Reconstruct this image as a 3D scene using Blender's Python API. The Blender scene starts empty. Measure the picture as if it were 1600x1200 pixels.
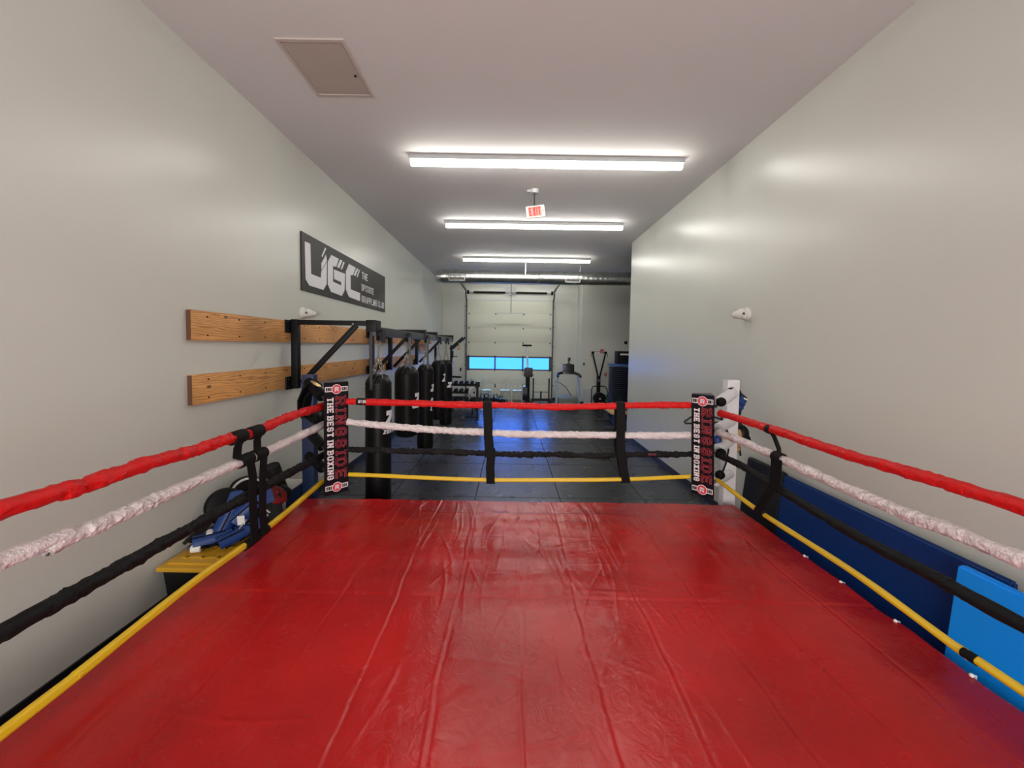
import bpy, bmesh, math, random
from mathutils import Vector, Matrix, noise
random.seed(7)
PI = math.pi
SC = bpy.context.scene
COL = SC.collection
V = Vector

# ---------------------------------------------------------------- camera
EYE = V((0, 0, 2.2)); FPX = 600.0; CX = 797.0; CY = 567.0
_p = math.radians(2.5); _r = math.radians(.9)
_F = V((0, math.cos(_p), -math.sin(_p))); _U0 = V((0, math.sin(_p), math.cos(_p)))
_R = V((math.cos(_r), math.sin(_r)*_U0.y, math.sin(_r)*_U0.z))
_U = V((-math.sin(_r), math.cos(_r)*_U0.y, math.cos(_r)*_U0.z))
cd = bpy.data.cameras.new('camera'); cam = bpy.data.objects.new('camera', cd); COL.objects.link(cam)
m = Matrix((( _R.x, _U.x, -_F.x, EYE.x), (_R.y, _U.y, -_F.y, EYE.y), (_R.z, _U.z, -_F.z, EYE.z), (0, 0, 0, 1)))
cam.matrix_world = m
cd.sensor_width = 36; cd.lens = 36*FPX/1600; cd.shift_x = (800-CX)/1600; cd.shift_y = (CY-600)/1600
cd.clip_start = .02; cd.clip_end = 200
SC.camera = cam
# survey helpers: a sight line through a photo point met with a plane of the room
def _ray(x, y): return _F + _R*((x-CX)/FPX) - _U*((y-CY)/FPX)
def onX(x, y, X): v = _ray(x, y); return EYE + v*(X/v.x)
def onY(x, y, Y): v = _ray(x, y); return EYE + v*(Y/v.y)
def onZ(x, y, Z): v = _ray(x, y); return EYE + v*((Z-EYE.z)/v.z)

# ---------------------------------------------------------------- view, world, daylight
vs = SC.view_settings
vs.view_transform = 'Standard'; vs.look = 'None'; vs.gamma = 1; vs.exposure = 1.15; vs.use_curve_mapping = False
w = bpy.data.worlds.new('world'); SC.world = w; w.use_nodes = True
nt = w.node_tree; nt.nodes.clear()
wo = nt.nodes.new('ShaderNodeOutputWorld'); bg = nt.nodes.new('ShaderNodeBackground')
tc = nt.nodes.new('ShaderNodeTexCoord'); sp = nt.nodes.new('ShaderNodeSeparateXYZ'); mr = nt.nodes.new('ShaderNodeMapRange')
mx = nt.nodes.new('ShaderNodeMix'); mx.data_type = 'RGBA'
nt.links.new(tc.outputs['Generated'], sp.inputs[0]); nt.links.new(sp.outputs[1], mr.inputs[0])
mr.inputs[1].default_value = -1; mr.inputs[2].default_value = .6
mx.inputs[6].default_value = (1, .96, .92, 1); mx.inputs[7].default_value = (.10, .57, 3.0, 1)
nt.links.new(mr.outputs[0], mx.inputs[0]); nt.links.new(mx.outputs[2], bg.inputs[0]); bg.inputs[1].default_value = .62
mz = nt.nodes.new('ShaderNodeMapRange'); mz.inputs[1].default_value = .02; mz.inputs[2].default_value = .14; mz.inputs[3].default_value = 0; mz.inputs[4].default_value = 1.7
nt.links.new(sp.outputs[2], mz.inputs[0])
my = nt.nodes.new('ShaderNodeMath'); my.operation = 'MULTIPLY_ADD'; my.inputs[2].default_value = .62   # the sky is brighter above the horizon than the ground outside
ym = nt.nodes.new('ShaderNodeMath'); ym.operation = 'MAXIMUM'; ym.inputs[1].default_value = 0
nt.links.new(sp.outputs[1], ym.inputs[0]); nt.links.new(mz.outputs[0], my.inputs[0]); nt.links.new(ym.outputs[0], my.inputs[1]); nt.links.new(my.outputs[0], bg.inputs[1])
nt.links.new(bg.outputs[0], wo.inputs[0])
def area(name, loc, rot, sx, sy, power, color):
    ld = bpy.data.lights.new(name, 'AREA'); ld.shape = 'RECTANGLE'; ld.size = sx; ld.size_y = sy
    ld.energy = power; ld.color = color
    o = bpy.data.objects.new(name, ld); COL.objects.link(o); o.location = loc; o.rotation_euler = rot
    return o
# daylight of the shop window behind the camera
area('front_window_daylight', (0.0, -3.6, 1.95), (PI/2, 0, 0), 4.4, 3.0, 185, (1, .95, .88))
# skylight arriving at the panes of the garage door
area('garage_window_daylight', (0, 17.5, 3.5), (math.radians(-42), 0, 0), 5.0, 1.5, 900, (.16, .50, 1))

# ---------------------------------------------------------------- materials
def mat(name, col, rough=.6, metal=0, spec=.5, emit=None, estr=0, coat=0, bump=None, var=None, trans=0, sheen=0):
    """bump=(noise scale, strength, distance[, stretch xyz]); var=(noise scale, amount, stretch)"""
    M = bpy.data.materials.new(name); M.use_nodes = True; n = M.node_tree.nodes; L = M.node_tree.links
    b = n['Principled BSDF']
    b.inputs['Base Color'].default_value = (*col, 1); b.inputs['Roughness'].default_value = rough
    b.inputs['Metallic'].default_value = metal; b.inputs['Specular IOR Level'].default_value = spec
    b.inputs['Coat Weight'].default_value = coat; b.inputs['Transmission Weight'].default_value = trans
    b.inputs['Sheen Weight'].default_value = sheen
    if emit: b.inputs['Emission Color'].default_value = (*emit, 1); b.inputs['Emission Strength'].default_value = estr
    tcn = n.new('ShaderNodeTexCoord')
    if bump:
        mp = n.new('ShaderNodeMapping'); L.new(tcn.outputs['Object'], mp.inputs[0])
        if len(bump) > 3: mp.inputs['Scale'].default_value = bump[3]
        t = n.new('ShaderNodeTexNoise'); t.inputs['Scale'].default_value = bump[0]; t.inputs['Detail'].default_value = 4
        L.new(mp.outputs[0], t.inputs[0])
        bp = n.new('ShaderNodeBump'); bp.inputs['Strength'].default_value = bump[1]; bp.inputs['Distance'].default_value = bump[2]
        L.new(t.outputs[0], bp.inputs['Height']); L.new(bp.outputs[0], b.inputs['Normal'])
    if var:
        mp = n.new('ShaderNodeMapping'); L.new(tcn.outputs['Object'], mp.inputs[0])
        if len(var) > 2: mp.inputs['Scale'].default_value = var[2]
        t = n.new('ShaderNodeTexNoise'); t.inputs['Scale'].default_value = var[0]; t.inputs['Detail'].default_value = 5
        L.new(mp.outputs[0], t.inputs[0])
        cr = n.new('ShaderNodeValToRGB'); a = var[1]
        cr.color_ramp.elements[0].position = .3; cr.color_ramp.elements[1].position = .7
        cr.color_ramp.elements[0].color = (*[c*(1-a) for c in col], 1); cr.color_ramp.elements[1].color = (*[min(1, c*(1+a)) for c in col], 1)
        L.new(t.outputs[0], cr.inputs[0]); L.new(cr.outputs[0], b.inputs['Base Color'])
    return M
M = {}
M['wall'] = mat('wall_paint', (.56, .57, .52), .31, spec=.42, bump=(60, .06, .003), var=(.7, .02))
M['ceil'] = mat('ceiling_paint', (.635, .62, .615), .8, bump=(60, .05, .003))
M['white'] = mat('white_enamel', (.62, .61, .58), .4)
M['doorw'] = mat('door_panel_paint', (.62, .63, .53), .5, bump=(8, .1, .004, (1, 1, 14)))
M['base'] = mat('black_baseboard', (.005, .005, .006), .4)
M['black'] = mat('black_steel', (.0045, .0045, .006), .38, spec=.2, bump=(150, .05, .001))
M['blackm'] = mat('matt_black', (.004, .004, .005), .6, spec=.2)
M['leather'] = mat('black_leather', (.0045, .0045, .005), .45, spec=.2, bump=(45, .25, .004))
M['plastic'] = mat('dark_plastic', (.012, .012, .014), .45)
M['steel'] = mat('chain_steel', (.33, .31, .28), .35, metal=1)
M['galv'] = mat('galvanised_steel', (.50, .52, .50), .30, metal=1, var=(6, .18))
M['gray'] = mat('grey_paint', (.07, .073, .08), .5)
M['lgray'] = mat('pale_grey_paint', (.45, .47, .48), .45)
M['register'] = mat('register_grille', (.13, .12, .11), .6)
M['blue'] = mat('navy_post_paint', (.010, .022, .075), .45, var=(5, .15))
M['white_post'] = mat('white_post_paint', (.66, .64, .66), .45, var=(9, .05))
M['red_rope'] = mat('red_rope_cloth', (.58, .007, .007), .55, bump=(40, .7, .012), spec=.3)
M['white_rope'] = mat('white_rope_vinyl', (.66, .59, .60), .45, bump=(50, .9, .014), var=(14, .10))
M['black_rope'] = mat('black_rope_cloth', (.0035, .0035, .004), .7, spec=.25, bump=(35, .5, .006))
M['yellow_rope'] = mat('yellow_webbing', (.66, .42, .01), .45)
M['strap'] = mat('black_strap_cloth', (.003, .003, .0035), .75, spec=.2, bump=(60, .3, .003))
M['mat_blue'] = mat('blue_mat_vinyl', (.002, .030, .155), .5, spec=.3, bump=(5, .25, .01))
M['mat_bright_sun'] = mat('bright_blue_mat_painted_sun', (.003, .29, .95), .5, spec=.3, bump=(5, .2, .01))  # brighter blue vinyl; colour also raised to stand in for sun falling there
M['mat_black'] = mat('black_mat_vinyl', (.006, .007, .009), .5, spec=.35, bump=(5, .2, .01))
M['pad'] = mat('corner_pad_vinyl', (.006, .0045, .007), .45, spec=.2, bump=(8, .15, .01))
M['pad_red'] = mat('pad_red_print', (.17, .010, .016), .5)
M['pad_pink'] = mat('pad_pink_print', (.30, .05, .08), .5)
M['pad_white'] = mat('pad_white_print', (.80, .72, .74), .5)
M['pad_badge'] = mat('pad_badge_red', (.60, .05, .08), .5)
M['signbg'] = mat('sign_charcoal', (.024, .023, .021), .5, spec=.3)
M['signfg'] = mat('sign_white', (.72, .71, .74), .5)
M['yellow_lid'] = mat('yellow_plastic', (.62, .34, .02), .4)
M['tote'] = mat('tote_black_plastic', (.004, .004, .005), .35)
M['cloth_blue'] = mat('blue_guard_vinyl', (.006, .036, .17), .5, bump=(12, .4, .01))
M['cloth_red'] = mat('red_glove_vinyl', (.20, .012, .012), .4, bump=(14, .4, .01))
M['tape'] = mat('white_tape', (.75, .74, .72), .6)
M['gold'] = mat('gold_buckle', (.70, .55, .25), .3, metal=1)
M['tan'] = mat('tan_leather', (.42, .25, .10), .5)
M['exit_body'] = mat('exit_sign_body', (.80, .80, .70), .4, emit=(1, .95, .8), estr=.03)
M['exit_red'] = mat('exit_sign_glow', (.8, .05, .04), .4, emit=(1, .07, .05), estr=.30)
M['exit_pink'] = mat('exit_sign_face', (.62, .28, .24), .4, emit=(1, .35, .28), estr=.12)
M['led'] = mat('led_diffuser', (.9, .9, .9), .4, emit=(1, .97, .90), estr=13)
M['alarm'] = mat('alarm_red', (.50, .02, .02), .4)
M['green'] = mat('green_plastic', (.01, .14, .06), .5)
M['tread'] = mat('treadmill_silver_paint', (.30, .38, .42), .4)
M['belt'] = mat('treadmill_deck', (.14, .15, .14), .5)
M['screen'] = mat('dark_screen', (.02, .022, .026), .15)
M['rower'] = mat('rower_steel', (.30, .33, .36), .35, metal=.4)
M['cab'] = mat('dark_blue_steps', (.005, .009, .026), .5, spec=.3)
M['cabtop'] = mat('mid_blue_plastic', (.03, .10, .32), .4)
M['plank'] = mat('bench_wood', (.60, .37, .16), .5)
M['mesh_bag'] = mat('foam_roller', (.004, .004, .005), .7, bump=(80, .6, .004))
g = mat('window_glass', (1, 1, 1), .02, trans=1); g.node_tree.nodes['Principled BSDF'].inputs['IOR'].default_value = 1.01
M['glass'] = g

def wood_material():
    W = bpy.data.materials.new('pine_board'); W.use_nodes = True; n = W.node_tree.nodes; L = W.node_tree.links; b = n['Principled BSDF']
    t = n.new('ShaderNodeTexCoord'); mp = n.new('ShaderNodeMapping'); mp.inputs['Scale'].default_value = (1, .35, 3.2)
    L.new(t.outputs['Object'], mp.inputs[0])
    ns = n.new('ShaderNodeTexNoise'); ns.inputs['Scale'].default_value = 2.3; ns.inputs['Detail'].default_value = 3; L.new(mp.outputs[0], ns.inputs[0])
    ad = n.new('ShaderNodeVectorMath'); ad.operation = 'ADD'; sc = n.new('ShaderNodeVectorMath'); sc.operation = 'SCALE'; sc.inputs['Scale'].default_value = .55
    L.new(ns.outputs['Color'], sc.inputs[0]); L.new(mp.outputs[0], ad.inputs[0]); L.new(sc.outputs[0], ad.inputs[1])
    wv = n.new('ShaderNodeTexWave'); wv.wave_type = 'BANDS'; wv.bands_direction = 'Z'; wv.inputs['Scale'].default_value = 5; wv.inputs['Distortion'].default_value = 4; wv.inputs['Detail'].default_value = 4
    L.new(ad.outputs[0], wv.inputs[0])
    cr = n.new('ShaderNodeValToRGB'); e = cr.color_ramp.elements
    e[0].position = 0; e[0].color = (.36, .165, .050, 1); e[1].position = 1; e[1].color = (.60, .31, .105, 1)
    x = cr.color_ramp.elements.new(.35); x.color = (.53, .26, .085, 1)
    L.new(wv.outputs[0], cr.inputs[0])
    vo = n.new('ShaderNodeTexVoronoi'); vo.inputs['Scale'].default_value = 2.6; mp2 = n.new('ShaderNodeMapping'); mp2.inputs['Scale'].default_value = (1, 1, 2)
    L.new(t.outputs['Object'], mp2.inputs[0]); L.new(mp2.outputs[0], vo.inputs[0])
    kr = n.new('ShaderNodeValToRGB'); kr.color_ramp.elements[0].position = .05; kr.color_ramp.elements[1].position = .1
    kr.color_ramp.elements[0].color = (.25, .25, .25, 1); kr.color_ramp.elements[1].color = (1, 1, 1, 1); L.new(vo.outputs['Distance'], kr.inputs[0])
    n3 = n.new('ShaderNodeTexNoise'); n3.inputs['Scale'].default_value = 1.6; L.new(t.outputs['Object'], n3.inputs[0])
    r3 = n.new('ShaderNodeMapRange'); r3.inputs[1].default_value = .3; r3.inputs[2].default_value = .7; r3.inputs[3].default_value = .72; r3.inputs[4].default_value = 1.25; L.new(n3.outputs[0], r3.inputs[0])
    m1 = n.new('ShaderNodeMix'); m1.data_type = 'RGBA'; m1.blend_type = 'MULTIPLY'; m1.inputs[0].default_value = 1
    L.new(cr.outputs[0], m1.inputs[6]); L.new(kr.outputs[0], m1.inputs[7])
    m2 = n.new('ShaderNodeVectorMath'); m2.operation = 'SCALE'; L.new(m1.outputs[2], m2.inputs[0]); L.new(r3.outputs[0], m2.inputs['Scale'])
    L.new(m2.outputs[0], b.inputs['Base Color']); b.inputs['Roughness'].default_value = .55
    return W
M['wood'] = wood_material()
M['woodend'] = mat('board_end_grain', (.10, .04, .018), .7)

def rubber_material():
    W = bpy.data.materials.new('rubber_tile'); W.use_nodes = True; n = W.node_tree.nodes; L = W.node_tree.links; b = n['Principled BSDF']
    t = n.new('ShaderNodeTexCoord')
    def ma(op, a, c=None, d=None):
        q = n.new('ShaderNodeMath'); q.operation = op
        for i, s in enumerate((a, c, d)):
            if s is None: continue
            if isinstance(s, (int, float)): q.inputs[i].default_value = s
            else: L.new(s, q.inputs[i])
        return q.outputs[0]
    mp = n.new('ShaderNodeMapping'); mp.inputs['Scale'].default_value = (17, 17, 17); mp.inputs['Rotation'].default_value = (0, 0, PI/4); L.new(t.outputs['Object'], mp.inputs[0])
    s = n.new('ShaderNodeSeparateXYZ'); L.new(mp.outputs[0], s.inputs[0])
    fx = ma('FLOOR', s.outputs[0]); fy = ma('FLOOR', s.outputs[1])
    par = ma('PINGPONG', ma('ADD', fx, fy), 1)
    u = ma('SUBTRACT', ma('FRACT', s.outputs[0]), .5); v = ma('SUBTRACT', ma('FRACT', s.outputs[1]), .5)
    u2 = ma('MULTIPLY', u, u); v2 = ma('MULTIPLY', v, v)
    d1 = ma('ADD', ma('MULTIPLY', u2, 5), ma('MULTIPLY', v2, 60)); d2 = ma('ADD', ma('MULTIPLY', v2, 5), ma('MULTIPLY', u2, 60))
    dd = ma('ADD', ma('MULTIPLY', d1, par), ma('MULTIPLY', d2, ma('SUBTRACT', 1, par)))
    hgt = ma('SUBTRACT', 1, ma('MINIMUM', dd, 1))
    # tile seams (4 ft wide rows across the room)
    p = n.new('ShaderNodeSeparateXYZ'); L.new(t.outputs['Object'], p.inputs[0])
    sx = ma('ABSOLUTE', ma('SUBTRACT', ma('FRACT', ma('DIVIDE', ma('ADD', p.outputs[0], 0.47+12.2), 1.22)), .5))
    sy = ma('ABSOLUTE', ma('SUBTRACT', ma('FRACT', ma('DIVIDE', ma('ADD', p.outputs[1], -5.5+15.8), 1.58)), .5))
    seam = ma('MAXIMUM', ma('GREATER_THAN', sx, .4925), ma('GREATER_THAN', sy, .4925))
    # per tile tone
    wn = n.new('ShaderNodeTexWhiteNoise'); cb = n.new('ShaderNodeCombineXYZ')
    L.new(ma('FLOOR', ma('DIVIDE', ma('ADD', p.outputs[0], .47+12.2), 1.22)), cb.inputs[0]); L.new(ma('FLOOR', ma('DIVIDE', ma('ADD', p.outputs[1], -5.5+15.8), 1.58)), cb.inputs[1])
    L.new(cb.outputs[0], wn.inputs[0])
    nz = n.new('ShaderNodeTexNoise'); nz.inputs['Scale'].default_value = 3; nz.inputs['Detail'].default_value = 6; L.new(t.outputs['Object'], nz.inputs[0])
    tone = ma('ADD', ma('ADD', ma('ADD', .006, ma('MULTIPLY', hgt, .012)), ma('MULTIPLY', wn.outputs[0], .008)), ma('MULTIPLY', nz.outputs[0], .012))
    tone = ma('MULTIPLY', tone, ma('SUBTRACT', 1, ma('MULTIPLY', seam, .97)))
    cc = n.new('ShaderNodeCombineColor'); L.new(tone, cc.inputs[0]); L.new(tone, cc.inputs[1]); L.new(ma('MULTIPLY', tone, 1.05), cc.inputs[2])
    L.new(cc.outputs[0], b.inputs['Base Color'])
    L.new(ma('ADD', ma('ADD', .24, ma('MULTIPLY', nz.outputs[0], .08)), ma('ADD', ma('MULTIPLY', hgt, .10), ma('MULTIPLY', seam, .5))), b.inputs['Roughness']); b.inputs['Specular IOR Level'].default_value = .75; b.inputs['Specular Tint'].default_value = (.85, .93, 1, 1)
    bp = n.new('ShaderNodeBump'); bp.inputs['Strength'].default_value = 1; bp.inputs['Distance'].default_value = .006
    L.new(ma('SUBTRACT', hgt, ma('MULTIPLY', seam, 2)), bp.inputs['Height']); L.new(bp.outputs[0], b.inputs['Normal'])
    return W
M['rubber'] = rubber_material()

def canvas_material():
    W = bpy.data.materials.new('red_ring_canvas'); W.use_nodes = True; n = W.node_tree.nodes; L = W.node_tree.links; b = n['Principled BSDF']
    t = n.new('ShaderNodeTexCoord')
    n1 = n.new('ShaderNodeTexNoise'); n1.inputs['Scale'].default_value = 1.3; n1.inputs['Detail'].default_value = 5; L.new(t.outputs['Object'], n1.inputs[0])
    cr = n.new('ShaderNodeValToRGB'); cr.color_ramp.elements[0].position = .3; cr.color_ramp.elements[1].position = .72
    cr.color_ramp.elements[0].color = (.29, .0055, .0055, 1); cr.color_ramp.elements[1].color = (.50, .010, .010, 1)
    L.new(n1.outputs[0], cr.inputs[0]); L.new(cr.outputs[0], b.inputs['Base Color'])
    n2 = n.new('ShaderNodeTexNoise'); n2.inputs['Scale'].default_value = 7; n2.inputs['Detail'].default_value = 8; n2.inputs['Distortion'].default_value = 1.2; L.new(t.outputs['Object'], n2.inputs[0])
    r = n.new('ShaderNodeMapRange'); r.inputs[1].default_value = .3; r.inputs[2].default_value = .7; r.inputs[3].default_value = .17; r.inputs[4].default_value = .30; L.new(n2.outputs[0], r.inputs[0]); L.new(r.outputs[0], b.inputs['Roughness'])
    n3 = n.new('ShaderNodeTexNoise'); n3.inputs['Scale'].default_value = 11; n3.inputs['Detail'].default_value = 7; n3.inputs['Distortion'].default_value = 2; L.new(t.outputs['Object'], n3.inputs[0])
    bp = n.new('ShaderNodeBump'); bp.inputs['Strength'].default_value = .30; bp.inputs['Distance'].default_value = .010
    L.new(n3.outputs[0], bp.inputs['Height']); L.new(bp.outputs[0], b.inputs['Normal'])
    b.inputs['Specular IOR Level'].default_value = .28
    return W
M['canvas'] = canvas_material()

# ---------------------------------------------------------------- mesh helpers
class MB:
    def __init__(s): s.b = bmesh.new()
    def box(s, c, d, rot=None, bev=0):
        g = bmesh.ops.create_cube(s.b, size=1); vs_ = g['verts']
        mt = Matrix.Translation(V(c)) @ (rot.to_4x4() if rot else Matrix.Identity(4)) @ Matrix.Diagonal((*d, 1))
        bmesh.ops.transform(s.b, matrix=mt, verts=vs_)
        if bev:
            es = list({e for v in vs_ for e in v.link_edges})
            bmesh.ops.bevel(s.b, geom=es, offset=bev, segments=2, affect='EDGES', profile=.7)
        return s
    def bar(s, p, q, wd, ht=None, up=(0, 0, 1), bev=0):
        p = V(p); q = V(q); ht = ht or wd; a = (q-p); L = a.length; a.normalize(); u = V(up)
        if abs(a.dot(u)) > .97: u = V((0, 1, 0)) if abs(a.y) < .9 else V((1, 0, 0))
        x = a.cross(u).normalized(); u = x.cross(a).normalized()
        R = Matrix((x, a, u)).transposed()
        return s.box((p+q)/2, (wd, L, ht), R, bev)
    def cyl(s, p, q, r, r2=None, n=16, caps=True):
        return s.tube([p, q], [r, r if r2 is None else r2], n, caps)
    def tube(s, pts, rad, n=12, caps=True, shape=None):
        pts = [V(p) for p in pts]; N = len(pts)
        if isinstance(rad, (int, float)): rad = [rad]*N
        rings = []; ref = None
        for i, p in enumerate(pts):
            a = (pts[min(i+1, N-1)]-pts[max(i-1, 0)])
            if a.length < 1e-9: a = V((0, 0, 1))
            a.normalize()
            if ref is None: ref = V((0, 0, 1)) if abs(a.z) < .9 else V((1, 0, 0))
            x = a.cross(ref)
            if x.length < 1e-4: x = a.cross(V((0, 1, 0)))
            x.normalize(); ref = x.cross(a).normalized()
            ring = []
            for k in range(n):
                t = 2*PI*k/n; rr = rad[i]*(shape(i, t) if shape else 1)
                ring.append(s.b.verts.new(p + (x*math.cos(t) + ref*math.sin(t))*rr))
            rings.append(ring)
        for i in range(N-1):
            for k in range(n): s.b.faces.new((rings[i][k], rings[i][(k+1) % n], rings[i+1][(k+1) % n], rings[i+1][k]))
        if caps: s.b.faces.new(rings[0][::-1]); s.b.faces.new(rings[-1])
        return s
    def lathe(s, c, prof, n=24, axis=(0, 0, 1)):
        """prof: [(r, h)...] along axis from c"""
        a = V(axis).normalized(); c = V(c)
        return s.tube([c + a*h for r, h in prof], [max(r, 1e-4) for r, h in prof], n) if all(abs(prof[i][1]-prof[i+1][1]) > 1e-6 for i in range(len(prof)-1)) else s.tube([c + a*(h+i*1e-5) for i, (r, h) in enumerate(prof)], [max(r, 1e-4) for r, h in prof], n)
    def ball(s, c, r, sc=(1, 1, 1), n=16, rot=None):
        g = bmesh.ops.create_uvsphere(s.b, u_segments=n, v_segments=max(6, n//2), radius=r)
        mt = Matrix.Translation(V(c)) @ (rot.to_4x4() if rot else Matrix.Identity(4)) @ Matrix.Diagonal((*sc, 1))
        bmesh.ops.transform(s.b, matrix=mt, verts=g['verts']); return s
    def prism(s, pts, ex):
        """pts: 3d polygon, ex: extrusion vector"""
        ex = V(ex); a = [s.b.verts.new(V(p)) for p in pts]; c = [s.b.verts.new(V(p)+ex) for p in pts]; n = len(a)
        s.b.faces.new(a[::-1]); s.b.faces.new(c)
        for i in range(n): s.b.faces.new((a[i], a[(i+1) % n], c[(i+1) % n], c[i]))
        return s
    def torus(s, c, R, r, axis=(0, 0, 1), sc=(1, 1), n=24, k=8):
        a = V(axis).normalized(); x = a.orthogonal().normalized(); y = a.cross(x)
        rings = []
        for i in range(n):
            t = 2*PI*i/n; d = x*math.cos(t)*sc[0]+y*math.sin(t)*sc[1]; dn = (x*math.cos(t)+y*math.sin(t)); p = V(c)+d*R
            rings.append([s.b.verts.new(p + dn*r*math.cos(2*PI*j/k) + a*r*math.sin(2*PI*j/k)) for j in range(k)])
        for i in range(n):
            for j in range(k): s.b.faces.new((rings[i][j], rings[(i+1) % n][j], rings[(i+1) % n][(j+1) % k], rings[i][(j+1) % k]))
        return s
    def link(s, p, q, wd, r):
        """a chain link between p and q"""
        return s
    def build(s, name, material, parent=None, smooth=True, loc=None):
        bmesh.ops.recalc_face_normals(s.b, faces=s.b.faces)
        me = bpy.data.meshes.new(name)
        if loc is not None: bmesh.ops.translate(s.b, verts=s.b.verts, vec=-V(loc))
        s.b.to_mesh(me); s.b.free(); me.materials.append(M[material] if isinstance(material, str) else material)
        o = bpy.data.objects.new(name, me); COL.objects.link(o)
        if smooth:
            for p in me.polygons: p.use_smooth = True
            if hasattr(me, 'set_sharp_from_angle'): me.set_sharp_from_angle(angle=math.radians(38))
        if parent:
            o.parent = parent
            o.matrix_parent_inverse = parent.matrix_basis.inverted() if loc is None else Matrix.Identity(4)
        if loc is not None: o.location = loc
        return o
def tag(o, label, cat, group=None):
    o['label'] = label; o['category'] = cat
    if group: o['group'] = group
    return o
def thing(name, label, cat, loc=(0, 0, 0), rotz=0, group=None):
    o = bpy.data.objects.new(name, None); COL.objects.link(o); o.location = loc; o.rotation_euler = (0, 0, rotz); o.empty_display_size = .1
    return tag(o, label, cat, group)
def structure(o): o['kind'] = 'structure'; return o
def local(mb, name, material, parent, smooth=True):
    """part whose coordinates are given relative to its parent"""
    o = mb.build(name, material, None, smooth); o.parent = parent; return o
def dup(root, loc, rotz, label, group=None):
    r = root.copy(); COL.objects.link(r); r.location = loc; r.rotation_euler = (0, 0, rotz); r['label'] = label
    if group: r['group'] = group
    for ch in list(root.children):
        c = ch.copy(); COL.objects.link(c); c.parent = r
        for g_ in list(ch.children):
            d = g_.copy(); COL.objects.link(d); d.parent = c
    return r

# stroke lettering ---------------------------------------------------------
GL = {
'A': [[(0, 0), (0, .7), (.3, 1), (.7, 1), (1, .7), (1, 0)], [(0, .45), (1, .45)]],
'B': [[(0, 0), (0, 1), (.75, 1), (1, .85), (1, .65), (.75, .52), (0, .52)], [(.75, .52), (1, .38), (1, .15), (.75, 0), (0, 0)]],
'C': [[(1, .78), (.8, 1), (.2, 1), (0, .8), (0, .2), (.2, 0), (.8, 0), (1, .22)]],
'D': [[(0, 0), (0, 1), (.65, 1), (1, .75), (1, .25), (.65, 0), (0, 0)]],
'E': [[(1, 1), (0, 1), (0, 0), (1, 0)], [(0, .5), (.75, .5)]],
'G': [[(1, .78), (.8, 1), (.2, 1), (0, .8), (0, .2), (.2, 0), (.8, 0), (1, .2), (1, .48), (.55, .48)]],
'H': [[(0, 0), (0, 1)], [(1, 0), (1, 1)], [(0, .5), (1, .5)]],
'I': [[(.5, 0), (.5, 1)]],
'L': [[(0, 1), (0, 0), (1, 0)]],
'N': [[(0, 0), (0, 1), (1, 0), (1, 1)]],
'O': [[(.2, 0), (0, .2), (0, .8), (.2, 1), (.8, 1), (1, .8), (1, .2), (.8, 0), (.2, 0)]],
'P': [[(0, 0), (0, 1), (.75, 1), (1, .85), (1, .6), (.75, .45), (0, .45)]],
'R': [[(0, 0), (0, 1), (.75, 1), (1, .85), (1, .62), (.75, .48), (0, .48)], [(.55, .48), (1, 0)]],
'S': [[(1, .8), (.8, 1), (.2, 1), (0, .82), (0, .65), (.2, .53), (.8, .47), (1, .35), (1, .18), (.8, 0), (.2, 0), (0, .2)]],
'T': [[(0, 1), (1, 1)], [(.5, 1), (.5, 0)]],
'U': [[(0, 1), (0, .2), (.2, 0), (.8, 0), (1, .2), (1, 1)]],
'X': [[(0, 0), (1, 1)], [(0, 1), (1, 0)]],
'Z': [[(0, 1), (1, 1), (0, 0), (1, 0)]],
'>': [[(0, .2), (.8, .5), (0, .8)]],
}
SERIF = {'R': [(0, 0), (0, 1), (1, 0)], 'I': [(.5, 0), (.5, 1)], 'N': [(0, 0), (0, 1), (1, 1)], 'D': [(0, 0), (0, 1)], 'H': [(0, 0), (0, 1), (1, 0), (1, 1)],
         'T': [(.5, 0)], 'B': [(0, 0), (0, 1)], 'E': [(0, 0), (0, 1)], 'X': [(0, 0), (1, 0), (0, 1), (1, 1)]}
def text_quads(s, width, height, th, serif=False, space=.28, italic=0):
    """rectangles (2d) that write s in a box width x height"""
    adv = []; x = 0
    for ch in s:
        wch = {'I': .45 if serif else .25, ' ': .45}.get(ch, 1.0)
        adv.append((ch, x, wch)); x += wch + (space if ch != ' ' else 0)
    tot = x - space; k = width/tot; out = []
    for ch, x0, wch in adv:
        if ch == ' ': continue
        iw = wch*k - th; ih = height - th
        def P(a, b): return V((x0*k + th/2 + a*iw + b*ih*italic, th/2 + b*ih))
        for pl in GL[ch]:
            for i in range(len(pl)-1):
                a = P(*pl[i]); b_ = P(*pl[i+1]); d = (b_-a); L = d.length; d.normalize(); nn = V((-d.y, d.x))*th/2; e = d*th*.42
                out.append([a-e+nn, a-e-nn, b_+e-nn, b_+e+nn])
        if serif and ch in SERIF:
            for a, b_ in SERIF[ch]:
                c = P(a, b_); hw = th*.95; t2 = th*.32
                out.append([c+V((-hw, -t2)), c+V((hw, -t2)), c+V((hw, t2)), c+V((-hw, t2))])
    return out
def word_quads(s, width, height, th, serif=False, space=.28, italic=0):
    qs = text_quads(s, width, height, th, serif, space, italic); out = []; i = 0
    for wd in s.split(' '):
        n_ = sum(sum(len(pl)-1 for pl in GL[c]) + (len(SERIF.get(c, [])) if serif else 0) for c in wd)
        out.append(qs[i:i+n_]); i += n_
    return out
def put2d(mb, polys, o, u, v, depth):
    o = V(o); u = V(u).normalized(); v = V(v).normalized(); nn = u.cross(v)
    for pl in polys: mb.prism([o + u*p[0] + v*p[1] for p in pl], nn*depth)
    return mb
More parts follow.
